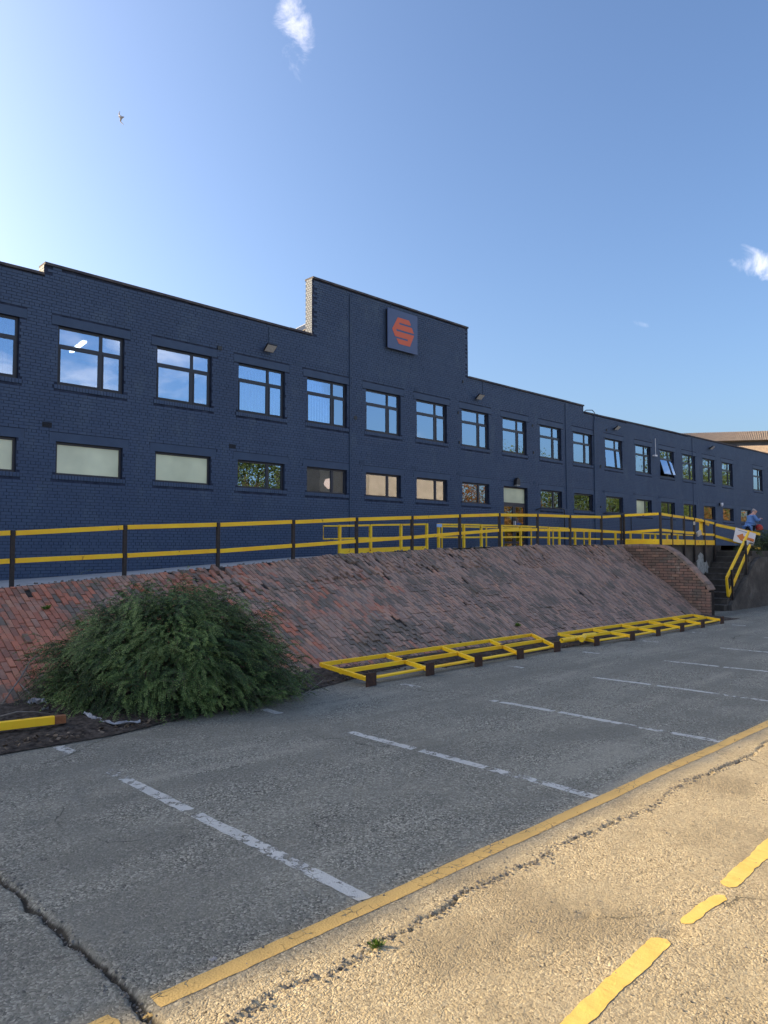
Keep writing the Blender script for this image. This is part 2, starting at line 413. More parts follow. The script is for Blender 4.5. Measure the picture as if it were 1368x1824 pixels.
# ------------------------------------------------------------------ mesh helpers
BF = np.array([[0, 3, 2, 1], [4, 5, 6, 7], [0, 1, 5, 4], [1, 2, 6, 5], [2, 3, 7, 6], [3, 0, 4, 7]])
SG = np.array([[-1, -1, -1], [1, -1, -1], [1, 1, -1], [-1, 1, -1], [-1, -1, 1], [1, -1, 1], [1, 1, 1], [-1, 1, 1]], float)*0.5
class MB:
    def __init__(self): self.v = []; self.f = []; self.n = 0; self.r = []
    def add(self, vs, fs, r=0.0):
        self.v += [tuple(x) for x in vs]
        for f in fs: self.f.append(tuple(i+self.n for i in f)); self.r.append(r)
        self.n += len(vs); return self
    def box(self, a, b, r=0.0):      # two corners
        a = np.array(a, float); b = np.array(b, float)
        c = (a+b)/2; s = np.abs(b-a)
        return self.add(SG*s + c, BF, r)
    def obox(self, c, ax, ay, az, r=0.0):   # centre and three full edge vectors
        P = SG[:, :1]*np.array(ax, float) + SG[:, 1:2]*np.array(ay, float) + SG[:, 2:]*np.array(az, float) + np.array(c, float)
        return self.add(P, BF, r)
    def beam(self, p0, p1, w, h, up=(0, 0, 1), r=0.0):
        p0 = Vector(p0); p1 = Vector(p1); d = (p1-p0)
        u = Vector(up); s = d.cross(u).normalized(); u2 = s.cross(d).normalized()
        return self.obox((p0+p1)/2, d, s*w, u2*h, r)
    def tube(self, pts, rads, n=8, r=0.0, cap=True):
        pts = [Vector(p) for p in pts]
        if not hasattr(rads, '__len__'): rads = [rads]*len(pts)
        vs = []; prev = None
        for i, p in enumerate(pts):
            d = (pts[min(i+1, len(pts)-1)] - pts[max(i-1, 0)]).normalized()
            ref = prev if prev is not None else (Vector((0, 0, 1)) if abs(d.z) < 0.9 else Vector((1, 0, 0)))
            a = (ref - d*ref.dot(d)).normalized(); prev = a
            b = d.cross(a)
            for k in range(n):
                t = 2*math.pi*k/n
                vs.append(p + (a*math.cos(t) + b*math.sin(t))*rads[i])
        fs = []
        for i in range(len(pts)-1):
            for k in range(n):
                fs.append((i*n+k, i*n+(k+1) % n, (i+1)*n+(k+1) % n, (i+1)*n+k))
        if cap: fs.append(tuple(range(n-1, -1, -1))); fs.append(tuple((len(pts)-1)*n+k for k in range(n)))
        return self.add(vs, fs, r)
    def prism(self, poly, o, ex, ey, ez):   # polygon (2D) extruded by ez
        o = Vector(o); ex = Vector(ex); ey = Vector(ey); ez = Vector(ez); n = len(poly)
        vs = [o+ex*a+ey*b for a, b in poly] + [o+ex*a+ey*b+ez for a, b in poly]
        fs = [tuple(range(n)), tuple(range(2*n-1, n-1, -1))] + [(i, (i+n), ((i+1) % n)+n, (i+1) % n) for i in range(n)]
        return self.add(vs, fs)
    def build(self, name, m, parent=None, smooth=False, bevel=0):
        me = bpy.data.meshes.new(name)
        me.from_pydata(self.v, [], self.f)
        if any(self.r):
            a = me.attributes.new('rnd', 'FLOAT', 'FACE'); a.data.foreach_set('value', self.r)
        return link(name, me, m, parent, smooth, bevel)
def link(name, me, m, parent=None, smooth=False, bevel=0):
    o = bpy.data.objects.new(name, me)
    if m is not None and not me.materials: me.materials.append(m)
    COL.objects.link(o)
    if parent is not None: o.parent = parent
    if smooth:
        me.polygons.foreach_set('use_smooth', [True]*len(me.polygons))
    if bevel:
        b = o.modifiers.new('bevel', 'BEVEL'); b.width = bevel; b.segments = 2; b.limit_method = 'ANGLE'
    me.update()
    return o
def npmesh(name, V, Fq, m, parent=None, rnd=None, smooth=False, extra=None):
    V = np.ascontiguousarray(V, dtype=np.float32); Fq = np.ascontiguousarray(Fq, dtype=np.int32)
    me = bpy.data.meshes.new(name)
    k = Fq.shape[1]
    me.vertices.add(len(V)); me.vertices.foreach_set('co', V.ravel())
    me.loops.add(Fq.size); me.loops.foreach_set('vertex_index', Fq.ravel())
    me.polygons.add(len(Fq)); me.polygons.foreach_set('loop_start', np.arange(0, Fq.size, k, dtype=np.int32))
    me.polygons.foreach_set('loop_total', np.full(len(Fq), k, dtype=np.int32))
    me.update(calc_edges=True)
    me.validate()
    me.polygons.foreach_set('use_smooth', [bool(smooth)]*len(me.polygons))
    if rnd is not None:
        a = me.attributes.new('rnd', 'FLOAT', 'FACE'); a.data.foreach_set('value', np.asarray(rnd, dtype=np.float32))
    if extra:
        for kx, vx in extra.items():
            a = me.attributes.new(kx, 'FLOAT', 'POINT'); a.data.foreach_set('value', np.asarray(vx, dtype=np.float32))
    return link(name, me, m, parent, smooth)
def boxes_np(C, AX, AY, AZ, drop=()):
    n = len(C)
    V = C[:, None, :] + SG[None, :, 0:1]*AX[:, None, :] + SG[None, :, 1:2]*AY[:, None, :] + SG[None, :, 2:3]*AZ[:, None, :]
    faces = np.array([f for i, f in enumerate(BF) if i not in drop])
    Fq = (faces[None] + (np.arange(n)*8)[:, None, None]).reshape(-1, 4)
    return V.reshape(-1, 3), Fq, len(faces)
def empty(name, loc=(0, 0, 0), rz=0.0):
    o = bpy.data.objects.new(name, None); COL.objects.link(o); o.location = loc; o.rotation_euler = (0, 0, rz)
    o.empty_display_size = 0.2
    return o
def tag(o, label=None, cat=None, group=None, kind=None):
    if label: o['label'] = label
    if cat: o['category'] = cat
    if group: o['group'] = group
    if kind: o['kind'] = kind
    return o
def copy_tree(o, parent=None):
    c = o.copy(); COL.objects.link(c); c.parent = parent
    for ch in list(o.children): copy_tree(ch, c)
    return c

def vnoise(x, y, seed=0):
    xi = np.floor(x).astype(np.int64); yi = np.floor(y).astype(np.int64)
    fx = x-xi; fy = y-yi; fx = fx*fx*(3-2*fx); fy = fy*fy*(3-2*fy)
    def h(a, b):
        n = (a*374761393 + b*668265263 + seed*974634777) & 0xffffffff
        n = ((n ^ (n >> 13))*1274126177) & 0xffffffff
        return ((n ^ (n >> 16)) & 0xffff)/65535.0
    return (h(xi, yi)*(1-fx)+h(xi+1, yi)*fx)*(1-fy) + (h(xi, yi+1)*(1-fx)+h(xi+1, yi+1)*fx)*fy
def fbm(x, y, seed=0, o=4):
    s = 0; a = 0.5; x = np.asarray(x, float); y = np.asarray(y, float)
    for i in range(o): s = s + a*(vnoise(x, y, seed+i)-0.5); x = x*2.03; y = y*2.03; a *= 0.5
    return s

# ------------------------------------------------------------------ ground
XA, XB, YA, YB = -0.6, 14.0, 0.35, 9.9
def ground_h(x, y):
    x = np.asarray(x, float); y = np.asarray(y, float)
    h = 0.018*fbm(x*0.9, y*0.9, 3, 3) + 0.006*fbm(x*9, y*9, 9, 4) + 0.005*fbm(x*31, y*31, 19, 3)
    # broken joint between two slabs on the left
    jx = 1.32 + 0.10*fbm(y*3.1, y*0+5.0, 21, 4) + 0.02*fbm(y*17, y*0+2.0, 22, 3)
    wj = 0.014 + 0.030*np.abs(fbm(y*6, y*0+8, 23, 3))*2
    m = (1/(1+np.exp((2.45-y)*14)))*(1/(1+np.exp((y-5.2)*3)))
    cj = np.exp(-np.abs((x-jx)/wj)**3)*m
    # long crack between the bays and the drive
    yc = 2.40 + 0.16*fbm(x*1.7, x*0+1.0, 31, 5) + 0.05*fbm(x*14, x*0+3, 32, 3)
    wc = 0.004 + 0.030*np.clip(fbm(x*2.9, x*0+4, 33, 4)+0.06, 0.0, 1)
    cc = np.exp(-np.abs((y-yc)/wc)**3)*np.clip(0.45+2.2*(fbm(x*1.9, x*0+14, 35, 3)+0.1), 0.1, 1)
    # faint crack across the first bay
    y2 = 4.42 + 0.10*(x-2.5) + 0.25*fbm(x*1.9, x*0+7, 41, 4)
    c2 = np.exp(-((y-y2)/0.014)**2)*0.5/(1+np.exp((x-3.4)*6))
    y3 = 5.45 - 0.05*(x-2.5) + 0.3*fbm(x*1.1, x*0+9, 43, 4)
    c3 = np.exp(-((y-y3)/0.018)**2)*0.45*(fbm(x*2, x*0, 44, 3) > -0.08)
    rag = 1+0.7*fbm(x*40, y*40, 51, 2)
    c = np.clip((cj+cc)*rag, 0, 1.0)
    h = h - 0.028*c - 0.012*c2 - 0.010*c3
    k = np.clip(c+c2*0.8+c3*0.8, 0, 1)
    # potholes
    for (px_, py_, rr, dd) in ((2.15, 5.25, 0.10, 0.02), (1.75, 4.9, 0.07, 0.012), (1.55, 4.35, 0.10, 0.012), (3.3, 1.55, 0.09, 0.015), (3.15, 1.9, 0.05, 0.012)):
        e = np.exp(-(((x-px_)/rr)**2+((y-py_)/(rr*0.7))**2)); h = h-dd*e; k = np.maximum(k, 0.45*e)
    bl = np.clip((x-XA)/0.4, 0, 1)*np.clip((XB-x)/1.5, 0, 1)*np.clip((y-YA)/0.2, 0, 1)*np.clip((YB-y)/0.6, 0, 1)
    return h*bl, k*bl
def axis(segs):
    out_ = []
    for a, b, s in segs: out_ += list(np.arange(a, b, s))
    out_.append(segs[-1][1]); return np.array(out_)
xs = axis([(XA, 0.8, 0.05), (0.8, 5.2, 0.0145), (5.2, 9, 0.03), (9, XB, 0.06)])
ys = axis([(YA, 0.9, 0.03), (0.9, 3.1, 0.0145), (3.1, 5, 0.025), (5, YB, 0.05)])
GX, GY = np.meshgrid(xs, ys)
GH, GK = ground_h(GX, GY)
V = np.stack([GX, GY, GH], -1).reshape(-1, 3)
nx, ny = len(xs), len(ys)
ii = (np.arange(ny-1)[:, None]*nx + np.arange(nx-1)[None]).ravel()
Fq = np.stack([ii, ii+1, ii+1+nx, ii+nx], -1)
ground = npmesh('ground', V, Fq, GROUND, None, smooth=True, extra={'crack': GK.ravel()})
tag(ground, kind='structure')
g2 = MB()
BIG = 900
for (a, b, c, d) in ((-BIG, BIG, -BIG, YA), (-BIG, BIG, YB, BIG), (-BIG, XA, YA, YB), (XB, BIG, YA, YB)):
    g2.add([(a, c, 0), (b, c, 0), (b, d, 0), (a, d, 0)], [(0, 1, 2, 3)])
tag(g2.build('ground', GROUND), kind='structure')

def strip(name, m, x0, y0, x1, y1, w, step=0.03, jag=0.006, lift=0.003, wear=None, seed=0):
    L = math.hypot(x1-x0, y1-y0); n = max(2, int(L/step)); k = 4
    tx, ty = (x1-x0)/L, (y1-y0)/L; nx_, ny_ = -ty, tx
    t = np.linspace(0, L, n)
    wl = w/2 + jag*2*fbm(t*9, t*0+1, seed+3, 4); wr = w/2 + jag*2*fbm(t*9, t*0+7, seed+8, 4)
    if jag > 0.01:
        tp = np.sqrt(np.clip(np.minimum(t, L-t)/0.035, 0.08, 1)); wl = wl*tp; wr = wr*tp
    P = []
    ends = 0.03*fbm(np.arange(k+1)*1.7, np.arange(k+1)*0+seed*1.0, seed, 2)
    for i in range(n):
        for j in range(k+1):
            s = -wl[i] + (wl[i]+wr[i])*j/k
            tt = t[i] + (ends[j] if i in (0, n-1) else 0)
            P.append((x0+tx*tt+nx_*s, y0+ty*tt+ny_*s))
    P = np.array(P); h, kk = ground_h(P[:, 0], P[:, 1])
    V = np.column_stack([P, h+lift])
    ii = (np.arange(n-1)[:, None]*(k+1) + np.arange(k)[None]).ravel()
    Fq = np.stack([ii, ii+1, ii+k+2, ii+k+1], -1)
    wv = np.zeros(len(V)) if wear is None else np.array([wear(p[0], p[1]) for p in P])
    wv = wv + kk*0.6
    return npmesh(name, V, Fq, m, ground, smooth=True, extra={'wear': wv})
bays = [2.506-2.16*2, 2.506-2.16, 2.506, 4.668, 6.806, 9.01, 11.15, 13.3, 15.45, 17.6, 19.75, 21.9, 24.05, 26.2]
for i, bx in enumerate(bays):
    y1 = 5.72 if bx < 4 else 5.3
    strip('parking_line', LWHITE, bx, 2.73, bx, y1, 0.088 if bx < 8 else 0.08, 0.03, 0.007, 0.003,
          lambda x, y: (0.0 if y < 4.9 else (y-4.9)*0.16) + (0.09 if 3.15 < y < 3.7 else 0) + (0.3 if 4.39 < y < 4.45 else 0), i)
    strip('parking_line', LWHITE, bx, 6.42, bx, 6.72, 0.10, 0.03, 0.01, 0.003, lambda x, y: 0.03+0.03*((i*7) % 3), i+40)
strip('yellow_line', LYEL, 1.30, 2.672, 40, 2.70, 0.095, 0.04, 0.005, 0.002, lambda x, y: 0.0, 60)
strip('yellow_line', LYEL, -3, 2.655, 1.22, 2.665, 0.105, 0.04, 0.005, 0.004, lambda x, y: 0.02, 61)
for k, (x0, x1, y0, y1, w) in enumerate(((2.28, 3.20, 1.50, 1.545, 0.088), (3.39, 3.79, 1.55, 1.53, 0.072), (3.90, 4.9, 1.55, 1.60, 0.095), (5.3, 6.4, 1.58, 1.60, 0.1), (7.0, 8.6, 1.6, 1.6, 0.1))):
    strip('yellow_dash', LYEL2, x0, y0, x1, y1, w*0.92, 0.006, 0.014, 0.0025, None, 70+k)

# ------------------------------------------------------------------ embankment of bricks on edge
def lerp_tab(tab, x): return np.interp(x, [a for a, b in tab], [b for a, b in tab])
BASE_Y = [(-6, 8.9), (2.7, 8.55), (5, 8.2), (7, 8.05), (12, 7.9), (19.5, 8.02)]
TOP_Y = [(-6, 11.6), (3.3, 11.18), (19.5, 10.45), (30, 10.45)]
TOP_Z = [(-6, 0.75), (0, 1.0), (3.3, 1.20), (5.05, 1.32), (6.7, 1.43), (8.2, 1.545), (9.7, 1.65), (11.3, 1.73), (14, 1.81), (16.6, 1.86), (19.5, 1.875), (60, 1.88)]
emb = empty('brick_embankment', (10, 8, 0))
tag(emb, 'weathered slope paved with red and purple bricks on edge below the dark building', 'embankment')
pitch_u, pitch_v = 0.0755, 0.222
cols = np.arange(-5.5, 19.44, pitch_u)
C, AX, AY, AZ, RN = [], [], [], [], []
for ci, x in enumerate(cols):
    by, ty, tz = lerp_tab(BASE_Y, x), lerp_tab(TOP_Y, x), lerp_tab(TOP_Z, x)
    b0 = np.array([x, by, -0.03]); t0 = np.array([x, ty, tz])
    L = np.linalg.norm(t0-b0); sdir = (t0-b0)/L
    nrm = np.cross([1, 0, 0], sdir)
    off = (0.5 if ci % 2 else 0.0)*pitch_v + R.uniform(-0.03, 0.03)
    s = L - 0.004 - off*0 - (pitch_v*0.5 if ci % 2 else 0)
    first = True
    s = L
    while s > 0.05:
        ln = pitch_v*R.uniform(0.98, 1.02)
        if first and ci % 2: ln = pitch_v*0.5
        if R.random() < 0.025: ln *= 0.5
        first = False
        m_ = s - ln/2
        P = b0 + sdir*m_
        top = s > L-0.7
        bulge = 0.10*float(fbm(x*0.45, m_*0.9, 77, 3)) + 0.03*float(fbm(x*2.2, m_*2.2, 78, 2))
        pr = R.gauss(0, 0.0032)
        jx = R.gauss(0, 0.0012)
        yaw = R.gauss(0, 0.007); til = R.gauss(0, 0.009)
        rough = float(fbm(x*0.8, m_*0.8, 91, 3))
        if top and rough > 0.06:
            pr += R.uniform(-0.02, 0.035); yaw += R.gauss(0, 0.05); til += R.gauss(0, 0.07)
        hole = R.random() < (0.05 if (top and rough > 0.1) else (0.007 if x > 6 else 0.005))
        if hole: pr -= R.uniform(0.035, 0.06)
        elif R.random() < 0.012: pr += R.uniform(0.012, 0.03)
        wd = pitch_u - R.uniform(0.006, 0.012); lg = ln - R.uniform(0.006, 0.015)
        ax = np.array([1, 0, 0])*math.cos(yaw) + sdir*math.sin(yaw)
        ay = sdir*math.cos(yaw) - np.array([1, 0, 0])*math.sin(yaw)
        ay = ay*math.cos(til) + nrm*math.sin(til)
        az = np.cross(ax, ay)
        hgt = 0.10
        C.append(P + nrm*(bulge+pr-hgt/2) + np.array([jx, 0, 0])); AX.append(ax*wd); AY.append(ay*lg); AZ.append(az*hgt); RN.append(R.random())
        s -= ln
C = np.array(C); AX = np.array(AX); AY = np.array(AY); AZ = np.array(AZ); RN = np.array(RN)
def proj(P):
    d = P - np.array([0, 0, H]); w = d @ np.array(Fw)
    return np.stack([CX + F_PX*(d @ np.array(Rt))/w, CY - F_PX*(d @ np.array(Up))/w, w], -1)
pp = proj(C)
inb = ((pp[:, 0]-300)/235)**2 + ((pp[:, 1]-1170)/118)**2 < 1
vis = (pp[:, 2] > 0) & (pp[:, 0] > 2) & (pp[:, 0] < 1366) & ~inb
order = np.argsort(np.where(vis, pp[:, 2], 1e9))[:300]
solo = np.zeros(len(C), bool); solo[order] = True
V, Fq, nf = boxes_np(C[~solo], AX[~solo], AY[~solo], AZ[~solo], drop=(0,))
tag(npmesh('brickwork', V, Fq, BRICK, emb, np.repeat(RN[~solo], nf)), kind='stuff')
bm_unit = MB().obox((0, 0, 0), (1, 0, 0), (0, 1, 0), (0, 0, 1))
def nominal(m, dims):
    me = bpy.data.meshes.new('brick'); me.from_pydata([tuple(x*d for x, d in zip(v, dims)) for v in bm_unit.v], [], bm_unit.f); me.materials.append(m)
    me['d'] = dims
    return me
def place_brick(me, c, ax, ay, az, parent):
    dm = me['d']; ax = np.array(ax)/dm[0]; ay = np.array(ay)/dm[1]; az = np.array(az)/dm[2]
    o = bpy.data.objects.new('brick', me); COL.objects.link(o); o.parent = parent
    Mx = Matrix((Vector(ax), Vector(ay), Vector(az))).transposed().to_4x4(); Mx.translation = Vector(c)
    o.matrix_basis = Matrix.Translation(-parent.location) @ Mx
    return o
me_b = nominal(BRICK, (0.068, 0.212, 0.10))
for i in order: place_brick(me_b, C[i], AX[i], AY[i], AZ[i], emb)
for ch in emb.children:
    if ch.name.startswith('brickwork'): ch.location = -emb.location
# earth under the bricks
xs_ = np.arange(-6, 19.51, 0.25); ns = 12
P = []
for x in xs_:
    by, ty, tz = lerp_tab(BASE_Y, x), lerp_tab(TOP_Y, x), lerp_tab(TOP_Z, x)
    L = math.hypot(ty-by, tz+0.03); sn, cs = (tz+0.03)/L, (ty-by)/L
    for j in range(ns+1):
        m_ = L*j/ns
        bulge = 0.10*float(fbm(x*0.45, m_*0.9, 77, 3)) + 0.03*float(fbm(x*2.2, m_*2.2, 78, 2)) - 0.022
        P.append((x, by+cs*m_-sn*bulge, -0.03+sn*m_+cs*bulge))
n1 = len(xs_)
ii = (np.arange(n1-1)[:, None]*(ns+1)+np.arange(ns)[None]).ravel()
o = npmesh('joint_earth', np.array(P), np.stack([ii, ii+ns+1, ii+ns+2, ii+1], -1), DIRT, emb, smooth=True); o.location = -emb.location

# wing wall at the right end of the slope
WX = 19.48
wing = empty('wing_wall', (WX, 8, 0))
tag(wing, 'stepped-down red brick wing wall closing the right end of the brick slope', 'wall')
PROF = [(7.98, 0.0), (7.98, 0.70), (8.05, 0.84), (8.25, 1.06), (8.47, 1.29), (8.91, 1.69), (9.15, 1.83), (9.38, 1.88), (9.9, 1.895), (10.9, 1.88)]
def wing_z(y):
    return float(np.interp(y, [p[0] for p in PROF[1:]], [p[1] for p in PROF[1:]]))
def slope_z(y, x=WX):
    by, ty, tz = lerp_tab(BASE_Y, x), lerp_tab(TOP_Y, x), lerp_tab(TOP_Z, x)
    return -0.03 + (tz+0.03)*(y-by)/(ty-by)
core = MB()
poly = [(y, z) for y, z in PROF] + [(10.9, 0.0)]
core.prism([(a+0.012 if a < 8 else a, b-0.06 if b > 0 else -0.1) for a, b in poly], (WX+0.012, 0, 0), (0, 1, 0), (0, 0, 1), (0.30, 0, 0))
o = core.build('mortar_core', DIRT, wing); o.location = -wing.location
cop = MB()
pc = PROF[1:]
for (a, b), (c, d) in zip(pc[:-1], pc[1:]):
    L = math.hypot(c-a, d-b); k = max(1, round(L/0.11))
    for q in range(k):
        t0, t1 = q/k, (q+1)/k
        p0 = Vector((WX+0.15, a+(c-a)*t0, b+(d-b)*t0)); p1 = Vector((WX+0.15, a+(c-a)*t1, b+(d-b)*t1))
        dd = (p1-p0)
        cop.beam(p0+dd*0.03-Vector((0, 0, 0.03)), p1-dd*0.03-Vector((0, 0, 0.03)), 0.33, 0.065+R.uniform(-.004, .004), r=R.random()+.01)
o = cop.build('coping', BRICK, wing); o.location = -wing.location
me_w = nominal(BRICKW, (0.11, 0.213, 0.064))
row = 0; cnt = 0
z = 0.02
while z < 1.8:
    y = 7.985 + (0.1125 if row % 2 else 0)
    if row % 2 and z+0.07 < 0.70:
        place_brick(me_w, (WX+0.055, 7.985+0.05, z+0.0325), (0.10, 0, 0), (0, 0.10, 0), (0, 0, 0.063), wing)
    while y < 10.6:
        a_, b_ = y, y+0.213
        while a_ < b_-0.03 and z+0.066 > wing_z(a_)-0.045: a_ += 0.01
        if b_-a_ > 0.03 and z+0.1 > slope_z(y):
            place_brick(me_w, (WX+0.055+R.uniform(-.006, .006), (a_+b_)/2, z+0.0325), (0.11, 0, 0), (0, b_-a_, 0), (0, R.uniform(-.001, .001), 0.064), wing); cnt += 1
        y += 0.225
    # the narrow front end
    if z+0.07 < 0.68:
        for q in range(2 if row % 2 else 3):
            pass
    z += 0.076; row += 1

# ------------------------------------------------------------------ path on top, platform, retaining walls, stairs
BACK_Z = [(-6, 0.75), (3, 0.95), (8.2, 1.20), (13.5, 1.53), (18, 1.66), (22, 1.72), (60, 1.80)]
def front_y(x):
    return float(lerp_tab(TOP_Y, x)) if x < 19.5 else 9.5
px_l = list(np.arange(-6, 19.5, 0.5)) + [19.49, 19.51] + list(np.arange(20, 61, 1.0))
P = []; nk = 10
for x in px_l:
    fy = front_y(x) + (0.0 if x < 19.5 else 0.0); fz = float(lerp_tab(TOP_Z, x)); bz = float(lerp_tab(BACK_Z, x))
    for j in range(nk+1):
        t = j/nk; y = fy + (18.1-fy)*t
        P.append((x, y, (fz*(1-t)+bz*t) + (0.012*float(fbm(x*1.3, y*1.3, 5, 3)) if 0 < j else 0)))
n1 = len(px_l)
ii = (np.arange(n1-1)[:, None]*(nk+1)+np.arange(nk)[None]).ravel()
path = npmesh('path', np.array(P), np.stack([ii, ii+nk+1, ii+nk+2, ii+1], -1), PATH, smooth=True)
tag(path, kind='structure')

rw = empty('retaining_wall', (22, 9.5, 0))
tag(rw, 'blackened concrete retaining wall with a peeling pale patch left of the stairs', 'wall')
mb = MB().box((19.80, 9.45, 0), (24.02, 9.75, 1.875)); o = mb.build('wall', MOSSC, rw); o.location = -rw.location
poly = []
c0 = at(1251, 1002, 9.45)
for (u, v) in ((1243, 990), (1247, 984), (1252, 989), (1256, 996), (1259, 1003), (1262, 1012), (1263, 1019), (1259, 1021), (1256, 1018), (1253, 1022), (1249, 1020), (1245, 1021), (1241, 1017), (1241, 1008), (1240, 1000), (1243, 996)):
    p = at(u, v, 9.45); poly.append((p.x, p.z))
mb = MB().prism(poly, (0, 9.43, 0), (1, 0, 0), (0, 0, 1), (0, 0.018, 0)); o = mb.build('peeling_plaster', PLASTER, rw); o.location = -rw.location

st = empty('concrete_stairs', (21.5, 9, 0))
tag(st, 'dark worn concrete steps climbing between the brick wing wall and the right wall', 'stairs')
for k in range(10):
    x0 = 21.45 + 0.25*k; z1 = 0.17*(k+1)
    o = MB().box((x0, 8.40, max(0, z1-0.17) if k else -0.05), (24.02+0*k, 9.448, z1-0.022)).build('step', MOSSC, st); o.location = -st.location
    o = MB().box((x0-0.015, 8.39, z1-0.020), (x0+0.27, 9.447, z1+0.0)).build('tread', STEPC, st); o.location = -st.location
o = MB().box((24.03, 8.66, 0), (26.0, 9.5, 1.70)).build('landing', MOSSC, st); o.location = -st.location
# stair side
mb = MB().prism([(21.7, 0), (24.0, 0), (24.0, 1.5), (23.7, 1.42), (21.7, 0.16)], (0, 8.28, 0), (1, 0, 0), (0, 0, 1), (0, 0.105, 0)); o = mb.build('side_wall', MOSSC, st); o.location = -st.location

rw2 = MB()
# right-hand wall, slightly ragged top
xx = 24.0
while xx < 46:
    w = R.uniform(0.5, 1.1)
    rw2.box((xx, 8.30+R.uniform(0, 0.02), 0), (xx+w, 8.65, 1.50+R.uniform(-0.04, 0.04)))
    xx += w
tag(rw2.build('retaining_wall', MOSSC), 'mossy dark concrete wall to the right of the stairs at the picture edge', 'wall')
tag(MB().add([(24, 8.62, 1.46), (60, 8.62, 1.46), (60, 9.6, 1.80), (24, 9.6, 1.70)], [(0, 1, 2, 3)]).build('planting_bed', SOIL), kind='structure')
tag(MB().add([(26, 9.6, 1.2), (60, 9.6, 1.2), (60, 9.51, 1.88), (26, 9.51, 1.88)], [(0, 1, 2, 3)]).build('path_edge', MOSSC), kind='structure')

# ------------------------------------------------------------------ the office building
FY = 18.0
bld = empty('office_building', (20, FY, 0))
tag(bld, 'long two-storey brick building painted dark navy with stepped parapet and grid windows', 'building')
def bpart(mb, name, m, parent=None, **k):
    o = mb.build(name, m, parent or bld, **k)
    if parent is None: o.location = -bld.location
    return o
WXS = [6.51-2.53*3, 6.51-2.53*2, 3.98, 6.51, 9.05, 11.57, 14.07, 16.555, 19.01, 21.52, 24.09, 26.73, 29.38, 32.22, 35.25, 37.98, 40.73, 43.44, 46.25]
WW = 1.646
ZU0, ZU1, ZL0, ZL1 = 5.715, 7.165, 3.545, 4.345
ops = []                # x0,x1,z0,z1,kind,index
for i, x in enumerate(WXS):
    ops.append((x, x+WW, ZU0, ZU1, 'u', i))
    if i == 10: ops.append((x+0.02, x+WW+0.02, 1.70, ZL1, 'd', i))
    else: ops.append((x, x+WW, ZL0, ZL1, 'l', i))
ops.append((49.1, 49.1+WW, ZL0, ZL1, 'l', 19)); ops.append((51.42, 51.42+WW, ZU0, ZU1, 'u', 20)); ops.append((54.25, 54.25+WW, ZU0, ZU1, 'u', 21))
SEG = [(-26, 6.15, 8.30, 8.33), (6.15, 14.25, 8.60, 8.53), (14.25, 21.92, 10.37, 10.37), (21.92, 30.3, 8.45, 8.48), (30.3, 41.9, 8.18, 8.30), (41.9, 60, 8.30, 8.46)]
def roof_z(x):
    for a, b, z0, z1 in SEG:
        if a <= x < b: return z0+(z1-z0)*(x-a)/(b-a)
    return 8.4
cuts = sorted(set([-26, 60] + [s[0] for s in SEG[1:]] + [c for o_ in ops for c in (o_[0], o_[1])]))
wall = MB()
for a, b in zip(cuts[:-1], cuts[1:]):
    mid = (a+b)/2; zt = roof_z(mid)
    zs = sorted([(o_[2], o_[3]) for o_ in ops if o_[0] < mid < o_[1]])
    z = 0.0; segs = []
    for z0, z1 in zs: segs.append((z, z0)); z = z1
    za, zb = roof_z(a+1e-4), roof_z(b-1e-4)
    for z0, z1 in segs: wall.box((a, FY+0.012, z0), (b, FY+0.33, z1))
    wall.prism([(a, z), (b, z), (b, zb-0.05), (a, za-0.05)], (0, FY+0.012, 0), (1, 0, 0), (0, 0, 1), (0, 0.318, 0))
bpart(wall, 'wall', MORTAR)
rf = MB().box((-26, FY+0.34, 7.85), (60, 30, 7.97)); bpart(rf, 'roof', COPING)
sh = MB()
sh.box((-26, 23.4, 0.8), (60, 23.5, 7.84)); sh.box((-26, 18.36, 1.60), (60, 23.4, 1.70)); sh.box((-26, 18.36, 4.70), (60, 23.4, 5.0))
for x in list(np.arange(-25, 60, 7.6)): sh.box((x+0.02, 18.36, 1.7), (x+0.12, 23.4, 7.84))
bpart(sh, 'interior_walls', DARK)
bpart(MB().box((-26, 18.37, 7.80), (60, 23.39, 7.84)), 'ceiling', CEIL)
bpart(MB().box((-26, 29.7, 0), (60, 30, 7.84)).box((-26, 18.4, 0), (-25.7, 29.6, 7.84)).box((59.7, 18.4, 0), (60, 29.6, 7.84)), 'wall', MORTAR)

# copings
for a, b, z0, z1 in SEG:
    x = a
    while x < b-0.01:
        x2 = min(x+1.2, b); f = lambda q: z0+(z1-z0)*(q-a)/(b-a)
        dy = R.uniform(-0.004, 0.004); dz = R.uniform(-0.004, 0.004)
        mb = MB()
        A0, B0 = f(x)-0.048+dz, f(x2)-0.048+dz
        mb.prism([(x+0.003, A0), (x2-0.003, B0), (x2-0.003, B0+0.062), (x+0.003, A0+0.062)], (0, FY-0.045+dy, 0), (1, 0, 0), (0, 0, 1), (0, 0.42, 0))
        bpart(mb, 'coping', COPING)
        x = x2
